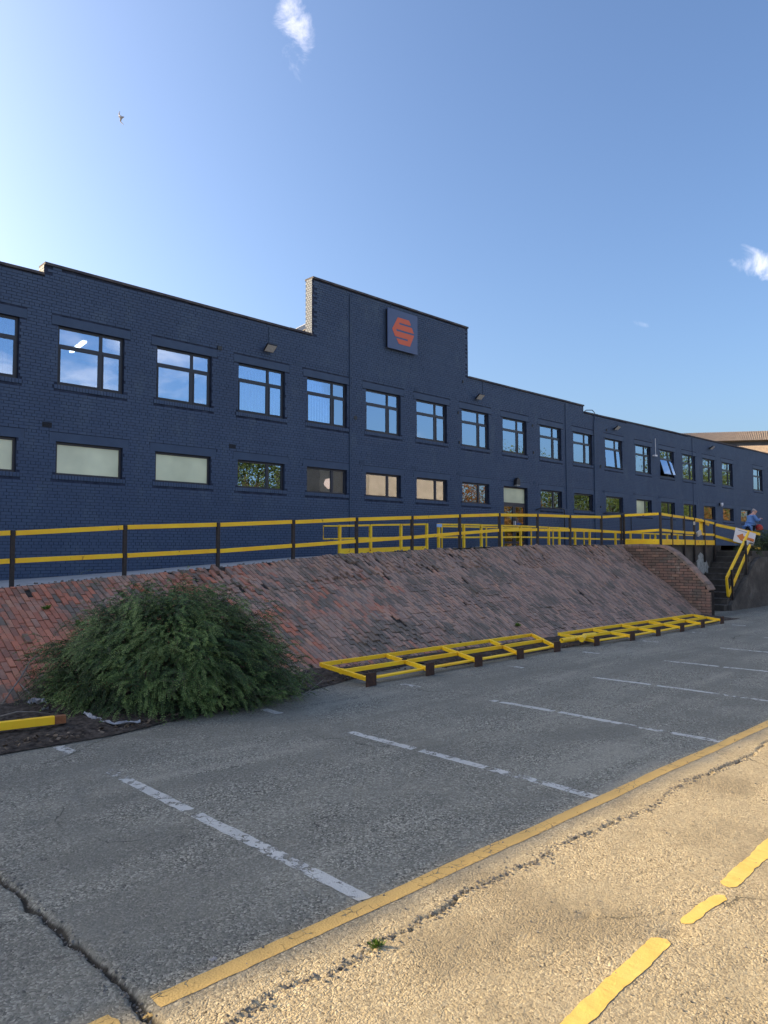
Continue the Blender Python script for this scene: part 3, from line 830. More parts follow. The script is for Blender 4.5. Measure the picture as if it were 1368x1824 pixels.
# parapet returns (the stepped ends), brick faced
# bricks
LINT = []
for (x0, x1, z0, z1, kd, i) in ops:
    LINT.append((x0-0.16, x1+0.16, z1, z1+0.215))
SILL = [(x0-0.08, x1+0.08, z0-0.105, z0) for (x0, x1, z0, z1, kd, i) in ops if kd != 'd']
excl = [(o_[0], o_[1], o_[2], o_[3]) for o_ in ops] + LINT + SILL
BC, BS = [], []
zrow = 0.90; k = 0
while zrow < 10.4:
    zc = zrow+0.0375
    ex = sorted([(a-0.006, b+0.006) for a, b, c, d in excl if c-0.03 < zc < d+0.03])
    header = (k % 5 == 3)
    bl = 0.1125 if header else 0.225
    x = -3.0 + (0.1125 if k % 2 else 0.0) + (0.056 if header else 0)
    while x < 59.8:
        ln = bl
        a, b = x+0.005+R.uniform(-.002, .002), x+ln-0.005
        x += ln
        if zrow+0.07 > roof_z(max(a, -25.9))-0.05 or zrow+0.07 > roof_z(b)-0.05: continue
        parts = [(a, b)]
        for e0, e1 in ex:
            np_ = []
            for p0, p1 in parts:
                if e1 <= p0 or e0 >= p1: np_.append((p0, p1)); continue
                if e0 > p0: np_.append((p0, e0))
                if e1 < p1: np_.append((e1, p1))
            parts = np_
        for p0, p1 in parts:
            if p1-p0 > 0.03: BC.append(((p0+p1)/2, zc)); BS.append(p1-p0)
    zrow += 0.075; k += 1
BC = np.array(BC); BS = np.array(BS); nb = len(BC)
# small knocked-out or vent positions are handled by separate parts
front = FY + NR.normal(0, 0.0016, nb)
C = np.column_stack([BC[:, 0], front+0.010, BC[:, 1]])
tl = NR.normal(0, 0.008, nb)
AX = np.column_stack([BS, np.zeros(nb), BS*tl*0.35]); AY = np.tile([0, 0.020, 0], (nb, 1)).astype(float); AZ = np.column_stack([np.zeros(nb), NR.normal(0, 0.0006, nb), np.full(nb, 0.0655)+NR.normal(0, 0.0008, nb)])
pp = proj(C)
ok = (pp[:, 2] > 0) & (pp[:, 0] > 3) & (pp[:, 0] < 600) & (pp[:, 1] < 925) & (BS > 0.2)
order = np.argsort(np.where(ok, pp[:, 2] + 0.05*np.abs(BC[:, 1]-4), 1e9))[:300]
solo = np.zeros(nb, bool); solo[order] = True
V, Fq, nf = boxes_np(C[~solo], AX[~solo], AY[~solo], AZ[~solo], drop=(4,))
o = npmesh('brickwork', V, Fq, NAVY, bld, np.repeat(NR.rand(nb)[~solo], nf)); o.location = -bld.location; tag(o, kind='stuff')
me_n = nominal(NAVY, (0.214, 0.020, 0.0655))
for i in order: place_brick(me_n, C[i], AX[i], AY[i], AZ[i], bld)
# brick returns on the parapet ends
for (xr, z0, z1) in ((6.15, 8.33, 8.55), (14.25, 8.53, 10.31)):
    mb = MB(); z = z0; kk = 0
    while z < z1-0.04:
        for q in range(3):
            ya = FY+0.004+q*0.1125-(0.056 if kk % 2 else 0); yb = ya+0.1
            ya = max(ya, FY+0.002); yb = min(yb, FY+0.325)
            if yb-ya > 0.03: mb.box((xr-0.010, ya, z), (xr-0.0005, yb, z+0.065))
        z += 0.075; kk += 1
    bpart(mb, 'parapet_end', NAVY)
for a, b, c, d in LINT:
    bpart(MB().box((a, FY-0.001, c+0.001), (b, FY+0.0115, d)), 'lintel', NAVY_TRIM)
for a, b, c, d in SILL:
    mb = MB(); n = round((b-a)/0.075); w = (b-a)/n
    for q in range(n):
        j = R.uniform(-0.004, 0.004)
        mb.box((a+q*w+0.004, FY-0.012+j, c+0.004), (a+(q+1)*w-0.004, FY+0.0115, d-0.002))
    bpart(mb, 'sill_bricks', NAVY)

# windows
def glaze(wo, x0, x1, z0, z1, y, m=GLASS, tilt=0):
    mb = MB().box((x0, y, z0), (x1, y+0.006, z1))
    o = mb.build('pane', m, wo)
    return o
def rectframe(mb, x0, x1, z0, z1, y0, y1, t):
    mb.box((x0, y0, z0), (x0+t, y1, z1)); mb.box((x1-t, y0, z0), (x1, y1, z1))
    mb.box((x0+t, y0, z0), (x1-t, y1, z0+t)); mb.box((x0+t, y0, z1-t), (x1-t, y1, z1))
OPEN = {13: 0.07, 15: 0.30}       # top-hung lights standing open
def upper(x0, x1, z0, z1, i):
    y0 = FY+0.085; y1 = y0+0.07
    w = x1-x0; xm = x0+w*0.655; zm = z0+(z1-z0)*0.675
    mb = MB(); rectframe(mb, x0+.002, x1-.002, z0+.002, z1-.002, y0, y1, 0.055)
    mb.box((xm-0.035, y0, z0+0.057), (xm+0.035, y1, z1-0.057))
    mb.box((x0+0.057, y0+.001, zm-0.035), (xm-0.035, y1-.001, zm+0.035)); mb.box((xm+0.035, y0+.001, zm-0.035), (x1-0.057, y1-.001, zm+0.035))
    wo = bpart(mb, 'window', FRAME, bevel=0)
    glaze(wo, x0+0.055, xm-0.033, zm+0.033, z1-0.055, y0+0.03)
    glaze(wo, xm+0.033, x1-0.055, zm+0.033, z1-0.055, y0+0.03)
    for q, (a, b) in enumerate(((x0+0.057, xm-0.037), (xm+0.037, x1-0.057))):
        ang = OPEN.get(i, 0.0)*(1 if True else 0)
        sb = MB(); hz = zm-0.037; hh = (zm-0.037)-(z0+0.058)
        t = 0.032
        wd = b-a
        # sash built around its hinge line (top edge), then swung out
        for (u0, u1, v0, v1) in ((0, t, -hh, 0), (wd-t, wd, -hh, 0), (t, wd-t, -hh, -hh+t), (t, wd-t, -t, 0)):
            sb.box((u0, -0.03, v0), (u1, 0.025, v1))
        so_ = sb.build('sash', FRAME, wo); so_.location = (a, y0+0.018, hz); so_.rotation_euler = (-ang, 0, 0)
        gp = MB().box((t-0.002, -0.004, -hh+t-0.002), (wd-t+0.002, 0.002, -t+0.002)).build('pane', GLASS, wo)
        gp.location = (a, y0+0.018, hz); gp.rotation_euler = (-ang, 0, 0)
    if i in (0, 2, 5, 6, 7, 8, 11, 14):
        bb = MB(); n = 13
        for q in range(n):
            xa = x0+0.07+(w-0.2)*q/n
            bb.obox((xa+0.05, FY+0.30, (z0+z1)/2-0.05), (0.075, 0.035, 0), (0.001, -0.002, 0), (0, 0, (z1-z0)-0.2))
        bb.build('blind', BLIND, wo)
def lower(x0, x1, z0, z1, i):
    y0 = FY+0.085; y1 = y0+0.07; w = x1-x0
    mb = MB(); rectframe(mb, x0+.002, x1-.002, z0+.002, z1-.002, y0, y1, 0.055)
    split = i in (5, 6, 7, 8, 9, 11, 14, 15, 16) 
    frost = i in (0, 1, 2, 3, 4)
    if split:
        xm = x0+w*0.655; mb.box((xm-0.045, y0, z0+0.057), (xm+0.045, y1, z1-0.057))
    wo = bpart(mb, 'window', FRAME)
    if split:
        glaze(wo, x0+0.055, xm-0.043, z0+0.055, z1-0.055, y0+0.03, FROST if i == 14 else GLASS)
        glaze(wo, xm+0.043, x1-0.055, z0+0.055, z1-0.055, y0+0.03)
    else:
        glaze(wo, x0+0.055, x1-0.055, z0+0.055, z1-0.055, y0+0.03, FROST if frost else GLASS)
for (x0, x1, z0, z1, kd, i) in ops:
    if kd == 'u': upper(x0, x1, z0, z1, i)
    elif kd == 'l': lower(x0, x1, z0, z1, i)
# entrance door
x0, x1 = WXS[10]+0.02, WXS[10]+WW+0.02
y0 = FY+0.11; y1 = y0+0.07
mb = MB(); rectframe(mb, x0+.002, x1-.002, 1.66, ZL1-.002, y0, y1, 0.05); mb.box((x0+0.052, y0+.001, 3.62), (x1-0.052, y1-.001, 3.70))
door = bpart(mb, 'entrance_door', FRAME)
glaze(door, x0+0.05, x1-0.05, 3.70, ZL1-0.05, y0+0.03, FROST)
xm = (x0+x1)/2
for a, b in ((x0+0.055, xm-0.005), (xm+0.005, x1-0.055)):
    lf = MB(); rectframe(lf, a, b, 1.72, 3.615, y0-0.01, y0+0.045, 0.085); lf.box((a+0.086, y0-0.009, 2.02), (b-0.086, y0+0.04, 2.10))
    lf.build('door_leaf', FRAME, door)
    glaze(door, a+0.083, b-0.083, 2.10, 3.532, y0+0.015); glaze(door, a+0.083, b-0.083, 1.805, 2.022, y0+0.015)
for s in (-0.07, 0.07):
    MB().tube([(xm+s, y0-0.06, 2.45), (xm+s, y0-0.06, 3.05)], 0.014, 8).tube([(xm+s, y0-0.06, 2.5), (xm+s, y0, 2.5)], 0.009, 6).tube([(xm+s, y0-0.06, 3.0), (xm+s, y0, 3.0)], 0.009, 6).build('handle', BLACKP, door)
MB().box((xm-0.06, y0-0.018, 2.78), (xm+0.12, y0-0.012, 2.95)).build('notice', WHITE, door)

# pipes on the wall
def pipe(pts, r, name='conduit', m=NAVY_TRIM):
    bpart(MB().tube(pts, r, 8), name, m)
pipe([(15.82, FY-0.02, 10.2), (15.82, FY-0.02, 1.7)], 0.018)
pipe([(12.6, FY-0.012, 8.4), (12.6, FY-0.012, 7.82)], 0.012)
pipe([(22.8, FY-0.012, 8.4), (22.8, FY-0.012, 7.80)], 0.012)
pipe([(28.72, FY-0.02, 8.35), (28.72, FY-0.02, 6.2), (28.74, FY-0.02, 3.6)], 0.02)
pipe([(30.6, FY+0.25, 8.2), (30.7, FY+0.1, 8.32), (31.0, FY-0.04, 8.34), (31.2, FY-0.045, 8.24), (31.22, FY-0.035, 8.0), (31.15, FY-0.03, 7.7), (31.12, FY-0.03, 1.8)], 0.022, 'downpipe', NAVY_TRIM)
pipe([(42.0, FY-0.012, 8.2), (42.0, FY-0.012, 3.0)], 0.016)
pipe([(17.7, FY-0.012, 10.3), (17.7, FY-0.012, 10.1)], 0.01)
# air vents
VENTM = simple('air_brick_black', (0.012, 0.015, 0.022), (0.02, 0.024, 0.034), 30, 0.8)
for (vx, vz) in ((6.18, 4.66), (11.27, 4.64), (3.6, 4.66), (10.0, 7.42), (16.25, 4.60), (18.75, 4.62), (21.2, 4.58), (26.2, 4.55), (31.9, 4.5), (34.9, 4.55), (37.7, 4.5), (13.6, 7.42), (18.9, 7.44)):
    mb = MB()
    for r_ in range(4):
        mb.box((vx, FY-0.010, vz+r_*0.036), (vx+0.22, FY-0.003, vz+r_*0.036+0.012))
    for c_ in range(8): mb.box((vx+c_*0.0297, FY-0.009, vz+0.013), (vx+c_*0.0297+0.012, FY-0.0035, vz+0.107))
    mb.box((vx+0.002, FY-0.0028, vz+0.001), (vx+0.218, FY+0.011, vz+0.119))
    bpart(mb, 'air_vent', VENTM if vz < 5 and vx < 12 else NAVY_TRIM)
def ring(c, r, n=16):
    return [(c[0]+r*math.cos(2*math.pi*k/n), c[1]+r*math.sin(2*math.pi*k/n)) for k in range(n)]
bpart(MB().prism(ring((16.08, 6.11), 0.075), (0, FY-0.012, 0), (1, 0, 0), (0, 0, 1), (0, 0.02, 0)), 'vent_hole', BLACKP)
bpart(MB().box((10.86, FY-0.03, 7.40), (11.0, FY+0.01, 7.51)), 'junction_box', BLACKP)
# small painted-over bolts and fixings
fx = MB()
for (u, v) in ((824, 680), (816, 735), (818, 788), (948, 758), (950, 806), (1080, 766), (1070, 830), (1070, 903), (1069, 832)):
    p = at(u, v, FY); fx.box((p.x-0.03, FY-0.03, p.z-0.05), (p.x+0.03, FY+0.005, p.z+0.05))
bpart(fx, 'fixings', BLACKP)
# black hand rails folded beside the entrances
hr = MB()
for (xa, xb, za, zb) in ((26.3, 28.35, 3.45, 3.58), (31.9, 34.4, 3.50, 3.56)):
    hr = MB().tube([(xa, FY-0.02, za), (xa+0.3, FY-0.12, zb-0.03), (xb-0.3, FY-0.14, zb), (xb-0.05, FY-0.13, zb-0.02), (xb, FY-0.12, zb-0.12), (xb, FY-0.12, 1.75)], 0.022, 8)
    tag(hr.build('wall_handrail', BLACKP, smooth=True), 'black tubular handrail on the facade under the window %s the downpipe' % ('left of' if xa < 30 else 'right of'), 'handrail', 'black handrails fixed to the facade')

# fluorescent lamp inside window
def emis(name, c, s):
    m, t, b = new_mat(name)
    b.inputs['Base Color'].default_value = (*c, 1)
    b.inputs['Emission Color'].default_value = (*c, 1); b.inputs['Emission Strength'].default_value = s
    return m
LAMP = emis('lamp_tube', (1.0, 0.95, 0.82), 9.0)
la, lb = gz(127, 627, 7.35), gz(151, 608.5, 7.35)
cl = empty('ceiling_light', (la+lb)/2); L = Vector(cl.location)
MB().beam(la-L, lb-L, 0.10, 0.04).build('tube', LAMP, cl)
MB().beam(la-L+Vector((0, 0, .04)), lb-L+Vector((0, 0, .04)), 0.14, 0.035).build('fitting', WHITE, cl)
print('lamp', la, lb)
tag(cl, 'lit strip light on the ceiling seen through the second upper window from left', 'light')

# roof lantern behind the parapet, catching the sun
RLW = simple('white_fascia', (0.55, 0.52, 0.47), (0.66, 0.62, 0.56), 4, 0.7)
RLT = simple('tan_roofing', (0.26, 0.20, 0.14), (0.34, 0.27, 0.19), 5, 0.85)
rl = empty('roof_lantern', (16.6, 22, 7.97))
tag(rl, 'pale pitched roof gable peeping over the parapet beside the tall central gable', 'roof lantern')
MB().prism([(-2.4, 0), (4.4, 0), (4.4, 0.1), (1.0, 2.55), (-0.2, 1.85), (-2.4, 0.35)], (0.1, 0, 0), (1, 0, 0), (0, 0, 1), (0, 6.5, 0)).build('gable', RLT, rl)
MB().beam((-2.5, -0.08, 0.42), (1.1, -0.08, 2.72), 0.14, 0.16).build('fascia', RLW, rl)

# ------------------------------------------------------------------ things fixed to the facade
def floodlight(p, label, s=1.0, yaw=0.0):
    e = empty('floodlight', (p[0], FY, p[2])); e.scale = (s, s, s)
    MB().box((-0.05, -0.10, -0.04), (0.05, -0.012, 0.04)).build('bracket', BLACKP, e)
    # head tilted down, facing the yard
    c = Vector((0, -0.20, 0.02)); d = Vector((0, -0.62, -0.78)).normalized(); ux = Vector((1, 0, 0)); uy = d.cross(ux)
    MB().obox(c, ux*0.34, uy*0.27, d*0.06).build('housing', BLACKP, e, bevel=0.006)
    MB().obox(c+d*0.033, ux*0.31, uy*0.24, d*0.006).build('lens', LENS, e)
    tag(e, label, 'floodlight', 'floodlights along the facade')
    return e
floodlight(at(478, 622, FY-0.1), 'square floodlight nearest the camera, left of the tall central gable')
floodlight(at(852, 708, FY-0.1), 'floodlight just right of the tall central gable', 0.95)
floodlight(at(1097, 763, FY-0.1), 'floodlight right of the downpipe on the lower far section', 0.95)
floodlight(at(1266, 798, FY-0.1), 'farthest floodlight near the right end of the facade', 0.95)
p = at(918, 858, FY)
e = empty('door_lamp', (p.x, FY, p.z))
MB().prism([(-0.14, -0.14), (0.14, -0.14), (0.10, 0.08), (0, 0.16), (-0.10, 0.08)], (0, -0.16, 0), (1, 0, 0), (0, 0, 1), (0, 0.148, 0)).build('hood', BLACKP, e)
MB().box((-0.11, -0.15, -0.17), (0.11, -0.03, -0.142)).build('diffuser', LENS, e)
tag(e, 'small hooded black wall lamp above the glass entrance door', 'lamp')
p = at(1281, 899, FY)
e = empty('security_camera', (p.x, FY, p.z))
MB().box((-0.06, -0.10, -0.06), (0.06, -0.012, 0.10)).build('mount', BLACKP, e)
MB().tube([(0, -0.16, 0.10), (0, -0.16, -0.04), (0, -0.16, -0.12)], [0.08, 0.085, 0.04], 12).build('dome', WHITE, e, smooth=True)
tag(e, 'small white dome security camera on the navy wall above the far lower windows', 'security camera')
p = at(1164, 810, FY)
e = empty('wall_aerial', (p.x, FY, p.z))
MB().tube([(0, -0.12, 0.0), (0, -0.12, 0.85)], 0.016, 8).build('rod', WHITE, e)
MB().box((-0.13, -0.16, -0.10), (0.13, -0.012, -0.02)).build('bracket', WHITE, e)
tag(e, 'thin white aerial rod between two upper windows near the open one', 'aerial')

# logo sign
lg = empty('logo_sign', (17.45, FY, 8.71))
tag(lg, 'square dark blue sign with an orange hexagonal S emblem on the central gable', 'sign')
SW, SH_ = 1.49, 1.40
PANEL = simple('sign_panel_blue', (0.052, 0.082, 0.175), (0.056, 0.088, 0.185), 3, 0.4)
ORANGE = simple('sign_orange', (0.62, 0.105, 0.030), None, 1, 0.45)
MB().box((0, -0.13, 0), (SW, -0.10, SH_)).build('panel', PANEL, lg, bevel=0.003)
MB().box((0.03, -0.099, 0.03), (SW-0.03, -0.015, SH_-0.03)).build('back_box', BLACKP, lg)
EM = [(.33, .177), (.705, .176), (.755, .25), (.76, .30), (.375, .30), (.375, .345), (.80, .345), (.87, .48), (.28, .48), (.28, .53), (.877, .53), (.734, .84), (.36, .84), (.28, .715), (.66, .715), (.66, .67), (.235, .67), (.144, .50)]
MB().prism([(a*SW, (1-b)*SH_) for a, b in EM], (0, -0.136, 0), (1, 0, 0), (0, 0, 1), (0, 0.0055, 0)).build('emblem', ORANGE, lg)

# ------------------------------------------------------------------ railings
def railing(name, posts, top, mid, label, group=None, kick=None, rail_h=0.07, post_w=0.055, ym=YEL, loc=None, pm=STEEL, gap=True):
    """posts: list of (x,y,z_base,z_top); top/mid: rail centre height at each post"""
    e = empty(name, loc or posts[0][:3])
    L = Vector(e.location)
    for (x, y, z0, z1) in posts:
        MB().box((x-post_w/2-L.x, y-post_w/2-L.y, z0-L.z), (x+post_w/2-L.x, y+post_w/2-L.y, z1-L.z)).build('post', pm, e, bevel=0.003)
    for arr, nm, hh in ((top, 'top_rail', rail_h), (mid, 'mid_rail', rail_h), (kick, 'kick_board', 0.15)):
        if arr is None: continue
        for k in range(len(posts)-1):
            if arr[k] is None or arr[k+1] is None: continue
            a = Vector((posts[k][0], posts[k][1], arr[k]))-L; b = Vector((posts[k+1][0], posts[k+1][1], arr[k+1]))-L
            d = (b-a).normalized(); g = (post_w/2+0.008) if gap else 0
            a2, b2 = a+d*g, b-d*g
            sag = Vector((0, R.uniform(-.006, .006), R.uniform(-.008, .004)))
            MB().beam(a2+sag, b2, 0.04, hh).build(nm, ym, e, bevel=0.004)
    if label: tag(e, label, 'railing', group)
    return e
# front railing
us = [22, 222, 388, 522, 635, 734, 819, 890, 958, 1016, 1072]
tv = [949, 939.5, 934.5, 929.5, 925, 922, 919, 917, 918, 920, 921]
mv = [999, 989.5, 981, 972, 964, 957, 950, 944.5, 943.5, 944.5, 946]
posts = []; tz = []; mz = []
def post_on_top(u):
    lo, hi = 9.0, 12.0
    for _ in range(40):
        m_ = (lo+hi)/2
        x = at(u, 983, m_).x
        if lerp_tab(TOP_Y, x)+0.06 > m_: lo = m_
        else: hi = m_
    return at(u, 983, lo)
p_prev = None
for u, a, b in zip(us, tv, mv):
    p = post_on_top(u); y = p.y
    zt_, zm_ = at(u, a, y).z, at(u, b, y).z
    posts.append((p.x, y, float(lerp_tab(TOP_Z, p.x))-0.10, zt_+0.035)); tz.append(zt_-0.0); mz.append(zm_)
# two more bays to the left, outside the picture
dx = posts[1][0]-posts[0][0]
for k in (1, 2, 3):
    x = posts[0][0]-dx
    dz = tz[1]-tz[0]
    posts.insert(0, (x, float(lerp_tab(TOP_Y, x))+0.06, float(lerp_tab(TOP_Z, x))-0.1, posts[0][3]-dz)); tz.insert(0, tz[0]-dz); mz.insert(0, mz[0]-dz)
zc = at(1102, 917, 10.5).z; zcm = at(1102, 948, 10.5).z
posts.append((19.60, 10.5, 1.86, zc)); tz.append(zc-0.03); mz.append(zcm)
railing('front_railing', posts, tz, mz, 'long yellow two-rail railing with black posts along the top of the brick slope')
# corner part above the wing wall, then along the retaining wall
P2 = [(19.62, 10.42)] ; 
pc_ = [(1176, 914.5, 944, 966), (1196, 918, 946, 966.5), (1218, 921, 948, 967), (1236, 924, 949.5, 968), (1254, 927.5, 951.5, 969), (1272, 932, 953, 970)]
posts = [(19.66, 10.44, 1.87, zc+0.02)]; tz = [zc-0.02]; mz = [zcm]; kz = [1.955]
for (u, a, b, c) in pc_:
    y = 9.34 if u == 1176 else 9.40
    p = at(u, a, y)
    posts.append((p.x, y, 1.86 if u == 1176 else 1.36, p.z+0.03)); tz.append(p.z-0.01); mz.append(at(u, b, y).z); kz.append(1.955)
lr = railing('landing_railing', posts, tz, mz, 'yellow railing with kick board turning the corner above the brick wing wall', kick=kz)
# continuing rail that carries the arrow sign
pa = at(1276, 935, 9.38); pb = at(1339, 948.5, 9.0); pc2 = at(1353, 951.5, 8.9)
e = empty('sloping_railing', (pa.x, pa.y, 1.7)); L = Vector(e.location)
MB().beam(pa-L, pc2-L, 0.045, 0.085).build('top_rail', YEL, e)
MB().beam(at(1274, 955, 9.38)-L, at(1353, 977.5, 8.9)-L, 0.045, 0.08).build('mid_rail', YEL, e)
MB().box((pb.x-0.035-L.x, pb.y-0.03-L.y, 1.42-L.z), (pb.x+0.035-L.x, pb.y+0.04-L.y, pb.z-L.z)).build('post', STEEL, e)
tag(e, 'yellow railing sloping down to the right behind the arrow sign', 'railing')
# stair handrail on the right of the steps
q0, q1, q2, q3 = at(1294, 1030, 8.36), at(1333.5, 948, 8.5), at(1297, 1062, 8.36), at(1336, 971, 8.5)
e = empty('stair_handrail', (q0.x, 8.36, 0)); L = Vector(e.location)
MB().beam(q0-L, q1-L, 0.05, 0.075).build('top_rail', YEL, e)
MB().beam(q2-L, q3-L, 0.05, 0.075).build('mid_rail', YEL, e)
MB().beam(q0-L, q2-L, 0.05, 0.06, (0, 1, 0)).build('end_loop', YEL, e)
for (u0, v0, u1, v1, zb) in ((1303.5, 1015, 1306, 1080, 0.1), (1328, 963, 1335, 1040, 0.9)):
    a = at(u0, v0, 8.33); b = at(u1, v1, 8.33)
    MB().beam(a-L, Vector((a.x+0.03, 8.33, zb))-L, 0.05, 0.05, (0, 1, 0)).build('post', STEEL, e)
tag(e, 'yellow handrail with closed lower end rising beside the concrete steps', 'handrail')
# T-shaped offcut between the rails
a = at(1249.5, 929, 9.5); b = at(1249.5, 949, 9.5)
tag(MB().beam(a, b, 0.10, 0.10, (0, 1, 0)).beam(at(1240, 927, 9.5), at(1262, 930.5, 9.5), 0.05, 0.08).beam(at(1248, 926, 9.6), at(1262, 935, 9.6), 0.04, 0.07).build('gate_post', YEL), 'short yellow T-shaped post standing behind the landing railing', 'post')

# ramp railings near the facade
def ramp_line(us, yy, tv_, mv_, name, label, kick=None, base=None, pw=0.075):
    posts = []; t_ = []; m_ = []; kz = []
    for q, u in enumerate(us):
        tvv = float(np.interp(u, *tv_)); mvv = float(np.interp(u, *mv_))
        p = at(u, tvv, yy)
        frac = (yy-front_y(p.x))/(18-front_y(p.x))
        gzv = float(lerp_tab(TOP_Z, p.x))*(1-frac)+float(lerp_tab(BACK_Z, p.x))*frac
        posts.append((p.x, yy, gzv-0.02, p.z+0.025)); t_.append(p.z); m_.append(at(u, mvv, yy).z)
        kz.append(gzv+0.10 if kick and kick[0] <= u <= kick[1] else None)
    e = railing(name, posts, t_, m_, label, 'yellow railings of the access ramp beside the facade', kick=kz, rail_h=0.055, post_w=pw, ym=YELF, pm=YELF, gap=True)
    return e
TV = ([576, 660, 770, 857, 927, 1000, 1060, 1145, 1240], [937, 935.5, 933.5, 935, 937, 940.5, 944, 950, 953])
MV = ([576, 660, 770, 857, 927, 1000, 1060, 1145, 1240], [960, 958.5, 957, 957, 956.5, 958, 960, 961, 962])
ramp_line([605, 660, 714, 760], 16.0, TV, MV, 'ramp_railing', 'leftmost yellow ramp railing starting under the fifth lower window', kick=(600, 765))
ramp_line([781, 826, 857, 893, 927, 977, 996, 1024, 1050, 1096, 1123, 1145, 1167, 1188, 1207], 16.0, TV, MV, 'ramp_railing', 'long yellow ramp railing with many posts in front of the glass door')
TV2 = ([576, 770, 946, 1040, 1240], [941, 937, 941, 946, 954]); MV2 = ([576, 770, 946, 1040, 1240], [960, 957, 957, 960, 963])
ramp_line([787, 866, 946], 17.2, TV2, MV2, 'ramp_railing', 'thin yellow railing close to the wall left of the glass door', pw=0.045)
ramp_line([985, 1040, 1112, 1158, 1236], 17.2, TV2, MV2, 'ramp_railing', 'thin yellow railing close to the wall right of the glass door', pw=0.045)
# return loop at the left end
a, b = at(576, 937, 16), at(576, 960, 16); c = at(605, 937, 16); d = at(605, 960, 16)
tag(MB().tube([c, a, b, d], 0.022, 8).build('rail_end_loop', YELF), 'small yellow looped rail end left of the first ramp railing post', 'handrail')
# blue sticker tag on ramp rail
p = at(782, 936, 15.93)
tag(MB().box((p.x-0.12, p.y-0.02, p.z-0.05), (p.x+0.12, p.y, p.z+0.05)).build('rail_label', simple('pale_blue_label', (0.30, 0.48, 0.75), None, 1, 0.5)), 'small pale blue label tied to the yellow ramp rail', 'label')
# little fittings on the posts
p = at(1236, 932, 9.36)
tag(MB().box((p.x-0.05, p.y-0.02, p.z-0.05), (p.x+0.05, p.y, p.z+0.05)).build('post_light', LENS), 'little grey box light on a black railing post above the wall', 'light')
p = at(1245, 950, 9.33)
tag(MB().obox(p, (0.24, 0, 0.07), (0, 0.05, 0), (-0.06, 0, 0.13)).build('floodlight', LENS), 'small tilted floodlight lying against the yellow mid rail above the retaining wall', 'floodlight')
p = at(1212, 1000, 9.42)
tag(MB().box((p.x-0.16, 9.40, p.z-0.09), (p.x+0.12, 9.43, p.z+0.09)).build('wall_notice', WHITE), 'small blank white notice peeping over the wing wall coping', 'notice')

# fallen railing panels at the foot of the slope
def fallen(xa, plates, farA, farB, label, z0=0.06, z1=0.10):
    e = empty('fallen_railing', (xa, 7.0, 0)); L = Vector(e.location)
    T = []
    for k, (px_, py_) in enumerate(plates):
        t = k/(len(plates)-1)
        far = Vector(farA)*(1-t) + Vector(farB)*t
        near = Vector((px_, py_+0.02, z0+0.02))
        T.append((near, far))
        MB().beam(near-L, far-L, 0.045, 0.055).build('post', YEL, e, bevel=0.003)
        MB().beam(near+(far-near)*0.54-L, near+(far-near)*0.60-L, 0.052, 0.066).build('weld_joint', RUST if k % 2 else YELF, e)
        MB().box((px_-0.085-L.x+R.uniform(-.01, .01), py_-0.02-L.y, 0.0), (px_+0.085-L.x, py_+0.0-L.y, 0.17)).build('base_plate', RUST, e, bevel=0.003)
    for frac, nm, hh in ((1.0, 'top_rail', 0.055), (0.55, 'mid_rail', 0.055), (0.13, 'kick_board', 0.022)):
        for (n0, f0), (n1, f1) in zip(T[:-1], T[1:]):
            a = n0+(f0-n0)*frac; b = n1+(f1-n1)*frac; d = (b-a).normalized()*0.03
            if frac == 1.0: a = a+(f0-n0).normalized()*0.045; b = b+(f1-n1).normalized()*0.045; d = d*0.0
            if frac < 0.5: a.z -= 0.02; b.z -= 0.02
            MB().beam(a-L+d, b-L-d, 0.045 if frac > .5 else 0.09, hh).build(nm, YEL, e, bevel=0.003)
    tag(e, label, 'railing', 'fallen yellow railing panels on the ground')
    return e
fallen(6.4, [(6.42, 6.90), (7.56, 6.94), (8.66, 6.97), (9.72, 6.98), (10.85, 7.03)], (6.42, 7.86, 0.16), (11.35, 7.86, 0.17), 'nearer yellow railing panel lying flat at the foot of the brick slope')
fallen(13.2, [(12.05, 6.98), (13.22, 6.90), (14.28, 6.90), (15.42, 6.92), (16.53, 6.95), (17.73, 7.00)], (12.05, 7.72, 0.14), (17.9, 7.72, 0.14), 'farther yellow railing panel lying flat towards the stairs')
e = empty('loose_pipe', (11.7, 7.5, 0.1)); L = Vector(e.location)
MB().tube([gz(1000, 1141, .12)-L, gz(1042, 1135, .14)-L], 0.045, 10).build('pipe', YELF, e)
MB().tube([gz(1036, 1139, .13)-L, gz(1041, 1133, .15)-L, gz(1060, 1131, .15)-L], 0.05, 10).build('elbow', YELF, e)
tag(e, 'short loose yellow pipe with elbow lying between the two fallen panels', 'pipe')
# loose beam on the soil at the left edge
b = gz(117, 1280, 0.13); a = gz(-40, 1301, 0.11); a = b + (a-b)*1.9; a.z = 0.12
bm_ = empty('loose_beam', a); L = Vector(a)
MB().beam(Vector((0, 0, 0)), (b-a)*0.93, 0.06, 0.075).build('beam', YEL, bm_, bevel=0.004)
MB().beam((b-a)*0.931, (b-a), 0.06, 0.07).build('bare_end', simple('rusted_wood_end', (0.20, 0.07, 0.03), (0.30, 0.13, 0.05), 20, 0.9, 0.005, 50), bm_)
tag(bm_, 'loose yellow painted beam with rusty end on the soil left of the bush', 'beam')

